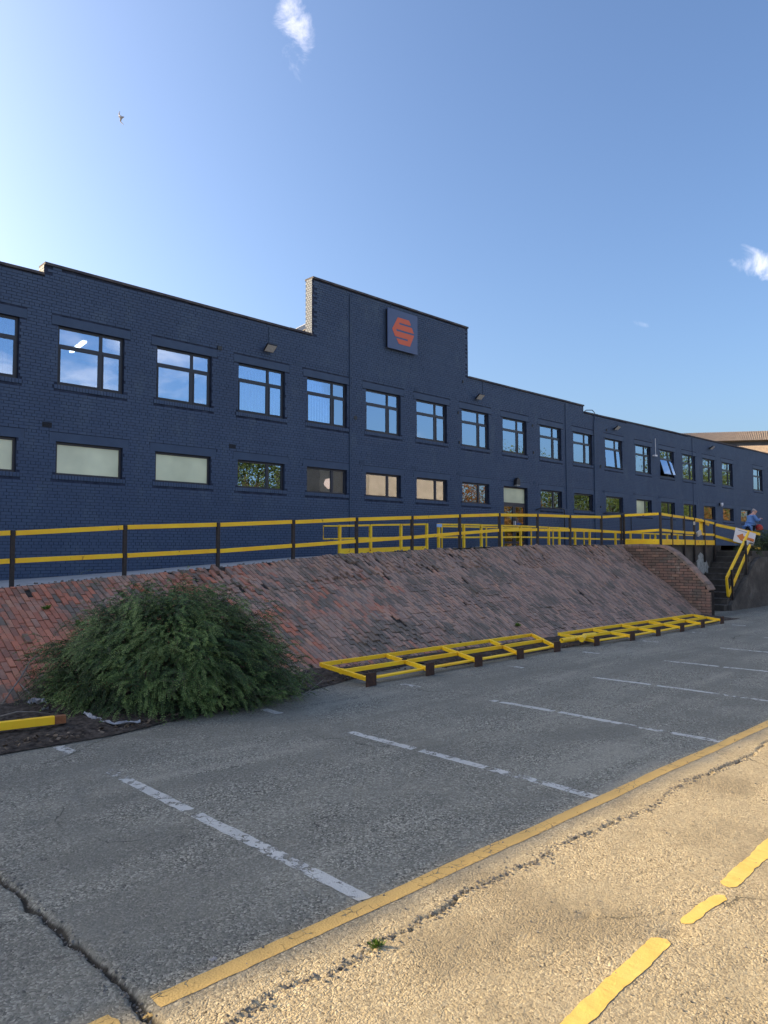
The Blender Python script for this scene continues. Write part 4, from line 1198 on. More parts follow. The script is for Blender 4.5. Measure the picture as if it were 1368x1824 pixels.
# ------------------------------------------------------------------ arrow sign
c0, c1, c2, c3 = at(1309.5, 940, 9.0), at(1345, 951, 8.82), at(1337, 973, 8.82), at(1304.5, 964, 9.0)
ex = (c1-c0); ey = (c3-c0); nrm = ex.cross(ey).normalized()
if nrm.y > 0: nrm = -nrm
sg = empty('arrow_sign', c0)
MB().prism([(0, 0), (1, 0), (1, 1), (0, 1)], nrm*0.02, ex, ey, nrm*0.012).build('board', WHITE, sg)
AO = simple('arrow_orange', (0.70, 0.20, 0.03), None, 1, 0.6)
AR = [(.10, .52), (.36, .26), (.42, .40), (.37, .42), (.95, .42), (.95, .62), (.40, .62), (.47, .80), (.32, .78)]
MB().prism([(a, b+0.02) for a, b in AR], nrm*0.034, ex, ey, nrm*0.003).build('arrow', AO, sg)
GT = simple('sign_print_grey', (0.20, 0.27, 0.36), None, 1, 0.6)
tx = MB()
x = 0.12
while x < 0.62:
    w = R.uniform(0.02, 0.05); tx.prism([(x, .10), (x+w, .10), (x+w, .15), (x, .15)], nrm*0.034, ex, ey, nrm*0.002); x += w+0.012
tx.build('print', GT, sg)
tag(sg, 'tilted white sign with an orange arrow pointing left on the yellow railing', 'sign')

# ------------------------------------------------------------------ foliage
def leaves(P, D, Nn, ln, wd, rn):
    """quads: base point P, direction D, side vector from normal Nn"""
    Sd = np.cross(D, Nn); Sd /= (np.linalg.norm(Sd, axis=1, keepdims=True)+1e-9)
    ln = ln[:, None]; wd = wd[:, None]
    v0 = P; v1 = P + D*ln*0.5 + Sd*wd*0.5; v2 = P + D*ln; v3 = P + D*ln*0.5 - Sd*wd*0.5
    V = np.stack([v0, v1, v2, v3], 1).reshape(-1, 3)
    Fq = np.arange(len(P)*4).reshape(-1, 4)
    return V, Fq, rn
def unit(n): 
    v = NR.normal(size=(n, 3)); return v/np.linalg.norm(v, axis=1, keepdims=True)
def shrub(center, ra, rb, rh, yaw, n_spray, name, label, seed, leaf=0.021, L0=0.25, mat_=LEAF_SHRUB, cat='shrub', lean=0.0, nl=30):
    e = empty(name, center)
    rs = np.random.RandomState(seed)
    ang = rs.uniform(0, 2*np.pi, n_spray); z = rs.uniform(0.0, 1.0, n_spray)**0.8
    k = rs.uniform(0.0, 1.0, n_spray)**0.6*0.30+0.70
    hr_ = np.sqrt(1-z**2)
    bump_ = 1 + 0.22*fbm(ang*1.6, z*3, seed, 3) + 0.04*rs.normal(size=n_spray)
    X = np.cos(ang)*hr_; Y = np.sin(ang)*hr_
    cy_, sy_ = math.cos(yaw), math.sin(yaw)
    def rot(x, y): return x*cy_-y*sy_, x*sy_+y*cy_
    px0, py0 = rot(X*ra*k*bump_, Y*rb*k*bump_); pz0 = z*rh*k*bump_
    P0 = np.stack([px0, py0, pz0], -1)
    nx_, ny_ = rot(X/ra, Y/rb); Nn = np.stack([nx_, ny_, z/rh], -1); Nn /= np.linalg.norm(Nn, axis=1, keepdims=True)
    out_ = np.stack([px0, py0, np.zeros_like(px0)], -1); out_ /= (np.linalg.norm(out_, axis=1, keepdims=True)+1e-6)
    ncl = max(12, n_spray//22); cl = rs.randint(0, ncl, n_spray)
    ca, cz = rs.uniform(0, 2*np.pi, ncl), rs.uniform(0, 1, ncl)**0.8
    cdir = rs.normal(size=(ncl, 3))*0.42; cbr = rs.normal(size=ncl)*0.20; crad = rs.normal(size=ncl)*0.07
    # every spray takes the habit of its nearest branch
    cp = np.stack([np.cos(ca)*np.sqrt(1-cz**2), np.sin(ca)*np.sqrt(1-cz**2), cz], -1); sp3 = np.stack([X, Y, z], -1)
    cl = np.array([np.argmin(((cp-q_)**2).sum(1)) for q_ in sp3])
    P0 = P0*(1+crad[cl])[:, None]
    D = out_*0.80 + Nn*0.50 + cdir[cl] + rs.normal(size=(n_spray, 3))*0.30 + np.array([0, 0, 0.14])
    D /= np.linalg.norm(D, axis=1, keepdims=True)
    L = L0*rs.uniform(0.6, 1.1, n_spray)
    P0 = P0 - D*(L*0.35)[:, None]
    t = np.linspace(0.06, 1.0, nl)
    sag = 0.55
    pts = P0[:, None] + D[:, None]*(L[:, None]*t[None])[..., None] + np.array([0, 0, -1.0])*(L[:, None]*sag*t[None]**2)[..., None]
    tan = D[:, None] + np.array([0, 0, -1.0])*(2*sag*t[None, :, None]); tan = tan/np.linalg.norm(tan, axis=2, keepdims=True)
    side = np.cross(tan, Nn[:, None]); side /= (np.linalg.norm(side, axis=2, keepdims=True)+1e-9)
    sgn = np.where(np.arange(nl) % 2 == 0, 1, -1)[None, :, None]
    ld = side*sgn*0.85 + tan*0.55 + rs.normal(size=pts.shape)*0.16; ld /= np.linalg.norm(ld, axis=2, keepdims=True)
    nn = np.broadcast_to(Nn[:, None], pts.shape) + rs.normal(size=pts.shape)*0.45
    n = pts.shape[0]*nl
    brt = np.clip(0.06 + 0.40*(k[:, None]-0.7)/0.3 + 0.50*t[None]**1.5 + cbr[cl][:, None] + rs.normal(size=(n_spray, 1))*0.16 + rs.normal(size=(n_spray, nl))*0.07, 0.01, 0.99).ravel()  # inner sprays darker: shade inside the mound put into leaf colour; tips paler
    sz = leaf*rs.uniform(0.7, 1.3, n)*np.tile(np.where(t > 0.9, 0.75, 1.0), n_spray)
    pf = pts.reshape(-1, 3)
    okz = pf[:, 2] > 0.012-center[2]
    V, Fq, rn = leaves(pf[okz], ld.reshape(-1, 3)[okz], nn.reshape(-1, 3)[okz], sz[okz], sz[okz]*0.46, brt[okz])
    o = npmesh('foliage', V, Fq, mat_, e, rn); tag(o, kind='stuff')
    # stems: thin three-sided strips
    sb = MB()
    for q in range(0, n_spray, 3):
        a = pts[q, 0]; b = pts[q, nl//2]; c = pts[q, -1]
        if min(a[2], b[2], c[2]) < 0.01-center[2]: continue
        sb.tube([a, b, c], [0.0032, 0.0022, 0.0008], 3, cap=False)
    tag(sb.build('stems', simple('shrub_stem', (0.05, 0.04, 0.028), (0.08, 0.06, 0.04), 10, 0.9), e), kind='stuff')
    # dark woody core
    core = MB()
    for q in range(16):
        aa = rs.uniform(0, 6.28); rr = rs.uniform(0.2, 0.75)
        x, y = rot(math.cos(aa)*ra*rr, math.sin(aa)*rb*rr)
        core.tube([(x*0.15, y*0.15, 0.02), (x*0.55, y*0.55, rh*0.45), (x, y, rh*0.75*(1-rr*0.5))], [0.02, 0.013, 0.006], 5)
    core.build('branches', BARK, e)
    tag(e, label, cat)
    return e
yawr = math.atan2(R0.y, R0.x)
shrub((4.17, 7.90, 0.02), 1.45, 1.16, 1.24, yawr, 10500, 'shrub', 'broad dark green spreading shrub at the foot of the brick slope', 5, nl=26)
# ivy and weeds near the sign
WEED = mat_leaf('weed_leaf', [(0.0, (0.02, 0.035, 0.012)), (0.5, (0.045, 0.07, 0.02)), (1.0, (0.08, 0.11, 0.035))])
shrub((27.6, 9.15, 1.50), 1.5, 0.8, 1.0, 0, 900, 'shrub', 'dark green bush behind the arrow sign at the right edge', 8, leaf=0.05, L0=0.5, mat_=WEED, nl=16)
shrub((24.9, 9.0, 1.60), 0.5, 0.35, 0.42, 0, 260, 'shrub', 'small leafy weed growing at the top of the steps', 9, leaf=0.04, L0=0.3, mat_=WEED, nl=14)

# soil bed at the foot of the slope
def soil_h(x, y): return 0.05 + 0.10*fbm(x*1.3, y*1.3, 61, 3) + 0.06*fbm(x*7, y*7, 62, 4) + 0.035*fbm(x*24, y*24, 63, 3)
sxs = np.arange(-4, 8.2, 0.03)
ROWS = 56
ey0 = np.interp(sxs, [-4, 2.05, 3.0, 3.5, 4.3, 5.3, 5.9, 6.4, 7.2, 8.2], [6.8, 6.77, 6.74, 6.86, 6.93, 7.10, 7.25, 7.4, 7.6, 7.75]) + 0.05*fbm(sxs*3, sxs*0, 64, 4)
ey1 = np.array([lerp_tab(BASE_Y, x) for x in sxs])+0.25
P = []
for i, x in enumerate(sxs):
    tt = np.linspace(0, 1, ROWS); y = ey0[i]+(ey1[i]-ey0[i])*tt
    fade = np.clip(tt*6, 0, 1)*(1.0 if x < 6.2 else max(0.25, 1-(x-6.2)*0.6))
    P.append(np.column_stack([np.full(ROWS, x), y, np.maximum(soil_h(np.full(ROWS, x), y), 0.0)*fade+0.006]))
P = np.concatenate(P)
ii = (np.arange(len(sxs)-1)[:, None]*ROWS+np.arange(ROWS-1)[None]).ravel()
soil = npmesh('soil', P, np.stack([ii, ii+ROWS, ii+ROWS+1, ii+1], -1), SOIL, smooth=True); tag(soil, kind='structure')
# dirt strip under fallen rails
P = []
sx2 = np.arange(8.2, 19.4, 0.06); RW = 14
for i, x in enumerate(sx2):
    tt = np.linspace(0, 1, RW); y = 7.2+0.2*float(fbm(x*0.9, 0, 66, 4)) + (float(lerp_tab(BASE_Y, x))+0.15-7.2)*tt
    P.append(np.column_stack([np.full(RW, x), y, 0.005+0.05*np.clip(tt*1.5-0.3, 0, 1)*(1+0.8*fbm(np.full(RW, x*6), y*6, 67, 3))]))
P = np.concatenate(P)
ii = (np.arange(len(sx2)-1)[:, None]*RW+np.arange(RW-1)[None]).ravel()
s2 = npmesh('soil', P, np.stack([ii, ii+RW, ii+RW+1, ii+1], -1), SOIL, smooth=True); tag(s2, kind='structure')

# debris: leaf litter, crumbs of stone, twigs
def scatter(n, fx, fy, size, m, name, hf, flat=0.4, seed=1):
    rs = np.random.RandomState(seed)
    x = fx(rs, n); y = fy(rs, n, x); z = hf(x, y)
    s = size*rs.uniform(0.4, 1.3, n)
    A = rs.normal(size=(n, 3)); A[:, 2] *= 0.25; A /= np.linalg.norm(A, axis=1, keepdims=True)
    B = rs.normal(size=(n, 3)); B -= A*(A*B).sum(1, keepdims=True); B[:, 2] *= 0.3; B /= np.linalg.norm(B, axis=1, keepdims=True)
    Cc = np.cross(A, B)
    V, Fq, nf = boxes_np(np.column_stack([x, y, z+s*flat*0.4]), A*s[:, None], B*(s*rs.uniform(0.4, 0.9, n))[:, None], Cc*(s*flat)[:, None])
    o = npmesh(name, V, Fq, m, None, np.repeat(rs.rand(n), nf)); return tag(o, kind='stuff')
LITTER = mat_leaf('dead_leaf', [(0.0, (0.05, 0.035, 0.025)), (0.5, (0.11, 0.075, 0.045)), (1.0, (0.20, 0.16, 0.12))], 0.05)
STONE = simple('crumbled_stone', (0.10, 0.095, 0.085), (0.24, 0.22, 0.19), 30, 0.95)
scatter(2600, lambda r, n: r.uniform(0.5, 7.6, n), lambda r, n, x: np.interp(x, [0, 3, 5.3, 7.6], [6.75, 6.75, 7.15, 7.6])+r.uniform(0.0, 1.0, n)**1.3*1.5, 0.030, LITTER, 'leaf_litter', lambda x, y: soil_h(x, y)*0.8, 0.12, 3)
scatter(900, lambda r, n: r.uniform(7.5, 19, n), lambda r, n, x: 7.15+r.uniform(0, 1, n)**1.2*0.85, 0.03, LITTER, 'leaf_litter', lambda x, y: 0.02+0*x, 0.15, 4)
def yj(r, n, x): return 2.40+0.16*fbm(x*1.7, x*0+1.0, 31, 5)+0.05*fbm(x*14, x*0+3, 32, 3)+r.normal(0, 0.022, n)
scatter(900, lambda r, n: r.uniform(1.2, 6.5, n), yj, 0.011, STONE, 'crack_gravel', lambda x, y: ground_h(x, y)[0]-0.002, 0.7, 5)
scatter(260, lambda r, n: 1.32+r.normal(0, 0.022, n), lambda r, n, x: r.uniform(2.5, 5.2, n), 0.010, STONE, 'crack_gravel', lambda x, y: ground_h(x, y)[0]-0.002, 0.7, 6)
scatter(700, lambda r, n: r.uniform(0.8, 8, n), lambda r, n, x: r.uniform(0.9, 6.5, n), 0.008, STONE, 'loose_grit', lambda x, y: ground_h(x, y)[0]+0.001, 0.6, 7)
# moss and weeds in the crack
def tuft(c, n, ln, label, seed):
    rs = np.random.RandomState(seed)
    P = np.zeros((n, 3)); P[:, :2] = rs.normal(0, 0.012, (n, 2)); P[:, 2] = 0
    D = rs.normal(size=(n, 3)); D[:, 2] = np.abs(D[:, 2])*0.8+0.25; D /= np.linalg.norm(D, axis=1, keepdims=True)
    Nn = rs.normal(size=(n, 3))
    l = ln*rs.uniform(0.5, 1.3, n)
    V, Fq, rn = leaves(P, D, Nn, l, l*0.28, rs.rand(n))
    e = npmesh('weed_tuft', V, Fq, LEAF_WEED, None, rn); e.location = c
    return tag(e, label, 'weed')
hh = float(ground_h(np.array([2.25]), np.array([2.38]))[0][0])
tuft((2.25, 2.38, hh+0.004), 60, 0.030, 'tiny bright green weed growing in the long crack in the foreground', 3)
tuft((3.95, 9.95, 0.72), 70, 0.09, 'small brown-green weed growing between the bricks above the shrub', 4)
for k_, (u_, v_) in enumerate(((82, 1085), (922, 1115))):
    lo, hi = 7.6, 11.3
    for _ in range(30):
        m_ = (lo+hi)/2; q_ = at(u_, v_, m_)
        if q_.z > slope_z(m_, q_.x)+0.01: lo = m_
        else: hi = m_
    q_ = at(u_, v_, lo); tuft(tuple(q_), 46, 0.07, ['small weed between red bricks left of the shrub', 'small weed low on the slope above the middle of the fallen railings', 'weed at the foot of the slope above the fallen railing', 'weed near the top edge of the slope below the railing', 'tiny weed low on the slope above the nearer fallen panel'][k_], 20+k_)
scatter(260, lambda r, n: r.uniform(2.5, 19, n), lambda r, n, x: np.interp(x, [-6, 3.3, 19.5], [11.6, 11.18, 10.45])+r.uniform(0.0, 0.35, n), 0.035, STONE, 'edge_rubble', lambda x, y: np.interp(x, [a for a, b in TOP_Z], [b for a, b in TOP_Z])-0.01, 0.6, 12)
# white rag / plastic bits and dry canes
RAG = simple('dirty_white_plastic', (0.16, 0.165, 0.18), (0.36, 0.365, 0.38), 10, 0.6)
def rag(pts, zs, label, name='plastic_sheet', cat='litter', m=RAG, kx=8):
    # crumpled strip through points
    pts = [Vector(p) for p in pts]; V = []; n = 26; w = 4
    for i in range(n):
        t = i/(n-1)*(len(pts)-1); k_ = min(int(t), len(pts)-2); f = t-k_
        p = pts[k_]*(1-f)+pts[k_+1]*f; d = (pts[k_+1]-pts[k_]).normalized(); s = d.cross(Vector((0, 0, 1))).normalized()
        ww = zs*(0.5+0.8*abs(math.sin(i*1.3)))
        for j in range(w):
            q = p+s*((j/(w-1)-0.5)*ww); V.append((q.x, q.y, q.z+zs*(0.3*R.random()+0.2*math.sin(j*2+i))))
    ii = [(i*w+j, i*w+j+1, (i+1)*w+j+1, (i+1)*w+j) for i in range(n-1) for j in range(w-1)]
    me = bpy.data.meshes.new(name); me.from_pydata(V, [], ii)
    o = link(name, me, m); sm = o.modifiers.new('thickness', 'SOLIDIFY'); sm.thickness = 0.003
    return tag(o, label, cat)
rag([gz(150, 1270, .1), gz(175, 1283, .06), gz(200, 1290, .05), gz(250, 1286, .04)], 0.05, 'torn grey plastic sheet under the front edge of the shrub')
rag([gz(49, 1253, .16), gz(62, 1249, .18), gz(76, 1251, .14)], 0.09, 'crumpled white paper scrap on the soil left of the shrub')
rag([gz(74, 1264, .08), gz(86, 1263, .08)], 0.05, 'small white plastic scrap beside the loose yellow beam')
p = gz(375, 1712)
rag([p, p+Vector((0.03, 0.005, 0))], 0.016, 'tiny white paper scrap on the asphalt near the yellow line')
def cane(pts, label, r=0.006):
    tag(MB().tube(pts, [r*1.1]*(len(pts)-1)+[r*0.5], 6).build('dry_cane', TWIG, smooth=True), label, 'twig')
def onslope(u, v, lift=0.03):
    lo, hi = 7.5, 11.2
    for _ in range(30):
        m_ = (lo+hi)/2; p = at(u, v, m_)
        if p.z > slope_z(m_, p.x)+lift: lo = m_
        else: hi = m_
    return at(u, v, lo)
cane([onslope(2, 1257), onslope(20, 1230, .08), onslope(38, 1205, .12), onslope(52, 1180, .10), onslope(76, 1158, .06)], 'long pale dry stem arching over the bricks left of the shrub', 0.008)
cane([onslope(35, 1218, .1), onslope(52, 1234, .1), onslope(60, 1250, .06)], 'short dry stem hanging beside the shrub above the paper scrap')
cane([onslope(0, 1262), onslope(30, 1253, .05), onslope(48, 1254, .03)], 'thin dry stem on the soil at the left edge')
cane([gz(0, 1276, .1), gz(30, 1268, .14), gz(60, 1268, .1), gz(90, 1271, .08)], 'pale dry stem lying behind the loose yellow beam')
for k, (a, b, c) in enumerate((((505, 1240), (512, 1222), (560, 1200)), ((516, 1232), (530, 1236), (548, 1190)), ((500, 1250), (530, 1246), (575, 1212)))):
    cane([gz(*a, .04), gz(*b, .10), gz(*c, .12)], ['dry twig right of the shrub leaning to the slope', 'upright dry twig right of the shrub', 'dry twig lying between shrub and fallen railing'][k], 0.004)

# ------------------------------------------------------------------ person
SKIN = simple('skin', (0.50, 0.27, 0.20), None, 1, 0.5)
JACKET = simple('blue_jacket', (0.10, 0.20, 0.42), (0.13, 0.25, 0.50), 12, 0.8)
TROU = simple('black_trousers', (0.012, 0.013, 0.018), None, 1, 0.85)
HAIR = simple('grey_hair', (0.42, 0.36, 0.33), None, 1, 0.8)
def skin_mesh(name, verts, edges, radii, m, parent, root=0, sub=2):
    me = bpy.data.meshes.new(name); me.from_pydata(verts, edges, [])
    o = bpy.data.objects.new(name+'_tmp', me); COL.objects.link(o)
    sk = o.modifiers.new('skin', 'SKIN'); sk.use_smooth_shade = True
    for i, v in enumerate(me.skin_vertices[0].data):
        r_ = radii[i]; v.radius = r_ if isinstance(r_, tuple) else (r_, r_); v.use_root = (i == root)
    ss = o.modifiers.new('sub', 'SUBSURF'); ss.levels = sub; ss.render_levels = sub
    dg = bpy.context.evaluated_depsgraph_get()
    me2 = bpy.data.meshes.new_from_object(o.evaluated_get(dg)); me2.name = name
    bpy.data.objects.remove(o)
    me2.materials.clear()
    return link(name, me2, m, parent, smooth=True)
pe = empty('person', (33.7, 12.0, 1.85), yawr)      # local +X: the way the person faces (towards the right of the photo)
tag(pe, 'person in a blue jacket and black trousers bowing their bald head beside the bush', 'person')
bv = [(0, 0, .92), (.03, 0, 1.10), (.08, 0, 1.28), (.12, 0, 1.40), (.17, 0, 1.47), (.24, 0, 1.55), (.25, 0, 1.62),
      (.10, -.17, 1.37), (.22, -.24, 1.14), (.38, -.12, 1.22), (.46, -.05, 1.26),
      (.10, .17, 1.37), (.18, .24, 1.12), (.38, .18, .98), (.46, .16, .95),
      (-.02, -.09, .88), (.02, -.10, .48), (-.05, -.10, .09), (.10, -.10, .04), (-.02, .09, .88), (-.06, .10, .48), (-.14, .10, .09), (.0, .10, .04)]
be = [(0, 1), (1, 2), (2, 3), (3, 4), (4, 5), (5, 6), (3, 7), (7, 8), (8, 9), (9, 10), (3, 11), (11, 12), (12, 13), (13, 14), (0, 15), (15, 16), (16, 17), (17, 18), (0, 19), (19, 20), (20, 21), (21, 22)]
br = [.15, .14, .15, .12, .06, .10, .085, .065, .045, .038, .03, .065, .045, .038, .03, .09, .06, .042, .035, .09, .06, .042, .035]
skin_mesh('body', bv, be, br, SKIN, pe)
jv = [(-.01, 0, .88), (.02, 0, 1.05), (.07, 0, 1.26), (.11, 0, 1.39), (.10, -.17, 1.37), (.22, -.24, 1.14), (.38, -.12, 1.22), (.10, .17, 1.37), (.18, .24, 1.12), (.37, .18, .98), (-.12, -.05, .80)]
skin_mesh('jacket', jv, [(0, 1), (1, 2), (2, 3), (3, 4), (4, 5), (5, 6), (3, 7), (7, 8), (8, 9), (0, 10)], [(.20, .17), (.175, .16), (.18, .18), (.145, .15), .09, .066, .055, .09, .066, .055, .10], JACKET, pe)
tv_ = [(0, 0, .90), (-.02, -.09, .84), (.02, -.10, .48), (-.05, -.10, .12), (-.02, .09, .84), (-.06, .10, .48), (-.14, .10, .12)]
skin_mesh('trousers', tv_, [(0, 1), (1, 2), (2, 3), (0, 4), (4, 5), (5, 6)], [.165, .11, .08, .065, .11, .08, .065], TROU, pe)
MB().tube([(-.14, -.10, .03), (.0, -.10, .045), (.13, -.10, .025)], [.045, .055, .035], 8).build('shoe', BLACKP, pe, smooth=True)
MB().tube([(-.22, .10, .03), (-.08, .10, .045), (.05, .10, .025)], [.045, .055, .035], 8).build('shoe', BLACKP, pe, smooth=True)
skin_mesh('hair', [(.17, 0, 1.56), (.20, 0, 1.63), (.22, 0, 1.66)], [(0, 1), (1, 2)], [.085, .088, .07], HAIR, pe)
MB().tube([(.08, .14, 1.44), (.0, .17, 1.2), (-.05, .2, .95)], 0.018, 6).build('shoulder_strap', BLACKP, pe)
for sgn_, hx in ((-1, (.46, -.05, 1.26)), (1, (.46, .16, .95))):
    hb = Vector(hx)
    for q in range(4):
        MB().tube([hb+Vector((.01, (q-1.5)*.018, 0)), hb+Vector((.05, (q-1.5)*.019, -.01)), hb+Vector((.075, (q-1.5)*.017, -.04))], [.010, .009, .007], 6).build('finger', SKIN, pe, smooth=True)
    MB().tube([hb+Vector((.0, .03*sgn_, 0)), hb+Vector((.03, .045*sgn_, -.02)), hb+Vector((.05, .035*sgn_, -.035))], [.011, .010, .008], 6).build('thumb', SKIN, pe, smooth=True)
bag = empty('shoulder_bag', (33.7+0.50*R0.x-0.16*R0.y*0, 12.0+0.50*R0.y+0.1, 1.85+0.84), yawr)
tag(bag, 'bright red bag held in front of the person in the blue jacket', 'bag')
skin_mesh('bag_body', [(-.06, 0, .16), (0, 0, .02), (.05, 0, -.14)], [(0, 1), (1, 2)], [.12, .17, .16], simple('red_fabric', (0.50, 0.03, 0.025), (0.6, 0.05, 0.03), 8, 0.7), bag)
MB().tube([(-.1, 0, .25), (-.04, 0, .36), (.03, 0, .34), (.04, 0, .22)], 0.012, 6).build('bag_handle', BLACKP, bag)

# ------------------------------------------------------------------ gull
bd = ray(216, 209).normalized(); bp_ = Vector((0, 0, H)) + bd*60
s_ = 60/F_PX
def px_off(du, dv, dd=0): return Rt*(du*s_) - Up*(dv*s_) + Fw*dd
GULL = simple('gull_plumage', (0.32, 0.32, 0.34), (0.45, 0.45, 0.47), 8, 0.8)
gv = [px_off(-4.5, -1.2), px_off(0, 0), px_off(4.6, -0.6), px_off(-4.5, -5.5, .1), px_off(-2.0, -9.5, .0), px_off(-2.2, 5, .1), px_off(4.0, 11.5, .0)]
ge = empty('gull', bp_)
skin_mesh('body', [tuple(v) for v in gv], [(0, 1), (1, 2), (1, 3), (3, 4), (1, 5), (5, 6)], [.030, .075, .03, (.05, .045), .012, (.05, .04), .012], GULL, ge, root=1, sub=1)
tag(ge, 'grey gull with spread wings gliding high in the left of the sky', 'bird')

# ------------------------------------------------------------------ warehouse behind on the right
TILE = simple('weathered_sheet_roof', (0.20, 0.155, 0.115), (0.30, 0.235, 0.175), 3, 0.9)
CLAD = simple('grey_cladding', (0.10, 0.115, 0.15), (0.15, 0.165, 0.20), 1.5, 0.8)
wh = empty('warehouse', (79, 34, 0))
tag(wh, 'large shed with a sunlit tan ribbed roof beyond the far right end of the building', 'building')
Lw = Vector(wh.location)
ra_, rb_ = gz(1225, 772, 14.5), gz(1400, 767, 14.5); dr = (rb_-ra_).normalized()
ea_, eb_ = gz(1225, 790, 12.5), gz(1400, 782.5, 12.5)
def ribroof(A, B, Cc, D, n, name, m, parent):
    mb = MB()
    for k in range(n):
        t0 = k/n; t1 = (k+1)/n; tm = (t0+t1)/2; up = Vector((0, 0, 0.07))
        a, b = A.lerp(B, t0), D.lerp(Cc, t0); c, d = A.lerp(B, tm)+up, D.lerp(Cc, tm)+up; e, f = A.lerp(B, t1), D.lerp(Cc, t1)
        mb.add([a-Lw, b-Lw, d-Lw, c-Lw, f-Lw, e-Lw], [(0, 1, 2, 3), (3, 2, 4, 5)])
    mb.build(name, m, parent)
ext = dr*5
back = Vector((-dr.y, dr.x, 0))
if back.dot(Fw) < 0: back = -back
A0, B0 = ra_-dr*60, rb_+ext; D0, C0 = ea_-dr*60, eb_+ext
ribroof(A0, B0, C0, D0, 420, 'roof', TILE, wh)
mb = MB(); mb.add([A0-Lw, B0-Lw, B0+back*8-Vector((0, 0, 2.5))-Lw, A0+back*8-Vector((0, 0, 2.5))-Lw], [(0, 1, 2, 3)]); mb.build('rear_roof', TILE, wh)
D1, C1 = D0+back*0.8, C0+back*0.8
mb = MB(); mb.add([D1-Lw, C1-Lw, Vector((C1.x, C1.y, 0))-Lw, Vector((D1.x, D1.y, 0))-Lw], [(0, 1, 2, 3)]); mb.build('wall', CLAD, wh)
for q in range(3):
    zz = 11.95-q*0.55
    mb = MB(); mb.beam(Vector((D1.x, D1.y, zz))-back*0.08-Lw, Vector((C1.x, C1.y, zz))-back*0.08-Lw, 0.06, 0.10); mb.build('glazing_strip', simple('pale_strip', (0.30, 0.31, 0.33), None, 1, 0.6), wh)
l1, l2 = gz(1300, 797, 11.05), gz(1400, 793, 11.05)
A0, B0 = l1-dr*50, l2+dr*5; fr = -back
D0, C0 = A0+fr*3.0-Vector((0, 0, 1.2)), B0+fr*3.0-Vector((0, 0, 1.2))
ribroof(A0, B0, C0, D0, 360, 'lower_roof', TILE, wh)
mb = MB(); mb.add([D0-fr*.2-Lw, C0-fr*.2-Lw, Vector((C0.x, C0.y, 0))-fr*.2-Lw, Vector((D0.x, D0.y, 0))-fr*.2-Lw], [(0, 1, 2, 3)]); mb.build('wall', CLAD, wh)

# ------------------------------------------------------------------ across the yard: what the windows mirror
def tree(h, rx, seed, m):
    e = empty('broadleaf_tree')
    rs = np.random.RandomState(seed)
    MB().tube([(0, 0, 0), (0.1, 0.05, h*0.3), (0.0, 0.1, h*0.75)], [h*0.03, h*0.022, h*0.006], 8).build('trunk', BARK, e)
    nc = 46; cc = []
    br_ = MB()
    for k in range(nc):
        th = rs.uniform(0, 6.28); zz = rs.uniform(0.22, 1.0); rr = rx*math.sqrt(max(0.05, 1-((zz-0.55)/0.5)**2))*rs.uniform(0.35, 0.95)
        c = np.array([math.cos(th)*rr, math.sin(th)*rr, zz*h]); cc.append(c)
        if k % 3 == 0: br_.tube([(0, 0, c[2]*0.6), tuple(c*[.6, .6, .85]), tuple(c)], [h*0.01, h*0.006, h*0.002], 5)
    br_.build('limbs', BARK, e)
    cc = np.array(cc); n = 9000
    idx = rs.randint(0, nc, n); P = cc[idx] + rs.normal(size=(n, 3))*h*0.062*np.array([1.2, 1.2, 0.85])
    D = rs.normal(size=(n, 3)); D /= np.linalg.norm(D, axis=1, keepdims=True)
    Nn = rs.normal(size=(n, 3))
    sz = rs.uniform(0.10, 0.24, n)
    rn = np.clip(rs.rand(nc)[idx]*0.6+rs.rand(n)*0.4, 0, 1)
    V, Fq, rn = leaves(P, D, Nn, sz, sz*0.7, rn)
    tag(npmesh('crown', V, Fq, m, e, rn), kind='stuff')
    return e
t1 = tree(9.0, 3.2, 1, LEAF_TREE); t2 = tree(10.5, 3.8, 2, LEAF_TREE); t3 = tree(8.0, 3.0, 3, LEAF_AUT)
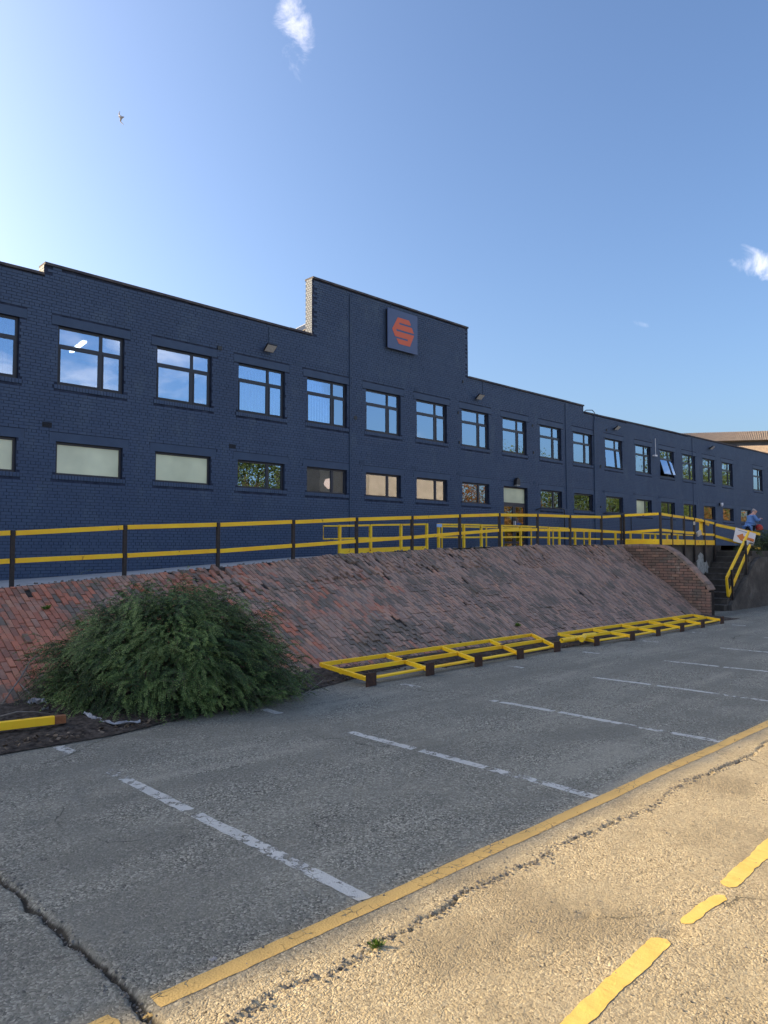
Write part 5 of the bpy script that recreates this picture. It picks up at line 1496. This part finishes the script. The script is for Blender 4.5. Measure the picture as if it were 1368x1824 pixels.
spots = [(t1, 29.5, -8, 0, 'green tree mirrored in the fourth lower window from left'), (t2, 25, -14, 1.2, 'green tree mirrored low behind the frosted windows'),
         (t3, 55, -7.5, 0, 'russet autumn tree mirrored in the lower window left of the door'), (t3, 61, -8, 2.1, 'russet autumn tree mirrored in the glass entrance door'),
         (t2, 69, -9, 2.2, 'leafy tree mirrored in the lower window right of the door'), (t1, 74, -8, 0.8, 'leafy tree mirrored in the lower window before the downpipe'),
         (t2, 80, -8, 1.0, 'leafy tree mirrored in the lower window after the downpipe'), (t1, 87, -9, 3.0, 'yellow-green tree mirrored in the far lower windows'),
         (t2, 94, -8, 0.4, 'broad tree mirrored in the lower window under the open one'), (t1, 101, -9, 2.5, 'tree mirrored in the lower window left of the person'),
         (t3, 108, -8, 1.4, 'autumn tree mirrored in the lower window nearest the person'), (t3, 118, -9, 0.2, 'autumn tree mirrored in the last lower window')]
used = set()
for (src, x, y, rz, lab) in spots:
    o = src if src not in used else copy_tree(src)
    used.add(src)
    o.location = (x, y, 0); o.rotation_euler = (0, 0, rz)
    tag(o, lab, 'tree', 'trees across the yard mirrored in the windows')
for k, (x, y, s) in enumerate(((129, -22, 1.9), (138, -21, 2.0), (149, -22, 1.5), (84, -24, 1.45))):
    o = copy_tree(t2); o.location = (x, y, 0); o.scale = (s*0.9, s*0.9, s); o.rotation_euler = (0, 0, k)
    tag(o, ['tall tree mirrored in the upper window right of the open one', 'tall tree mirrored in the upper window under the last floodlight', 'tall tree mirrored in the last pair of upper windows', 'tree top mirrored low in the upper window before the downpipe'][k], 'tree', 'trees across the yard mirrored in the windows')
RENDERW = simple('beige_render', (0.36, 0.29, 0.24), (0.44, 0.36, 0.30), 1.2, 0.9, 0.01, 8)
yb = empty('yard_building', (41, -8, 0))
MB().box((0, -8, 0), (10.5, 0, 9.2)).build('wall', RENDERW, yb)
MB().box((-0.2, -8.2, 9.21), (10.7, 0.15, 9.4)).build('roof', COPING, yb)
for q in range(3):
    w_ = MB().box((1.0+q*3.2, 0.002, 1.0), (2.6+q*3.2, 0.06, 2.6)).build('window', FRAME, yb)
tag(yb, 'beige rendered building across the yard mirrored in the sixth and seventh lower windows', 'building')
db = empty('yard_building', (37.0, -9.5, 0))
MB().box((0, -6, 0), (3.0, 0, 8.6)).build('wall', simple('charcoal_cladding', (0.03, 0.03, 0.034), (0.045, 0.045, 0.05), 1, 0.7), db)
MB().prism(ring((0.9, 7.2), 0.42, 20), (0, 0.004, 0), (1, 0, 0), (0, 0, 1), (0, 0.03, 0)).build('wall_sign', simple('pinkish_sign', (0.55, 0.40, 0.38), (0.6, 0.5, 0.48), 4, 0.6), db)
tag(db, 'charcoal building with a small pale sign mirrored in the fifth lower window', 'building')

S.cycles.max_bounces = 6
S.cycles.diffuse_bounces = 3
S.cycles.glossy_bounces = 4
S.cycles.transparent_max_bounces = 12
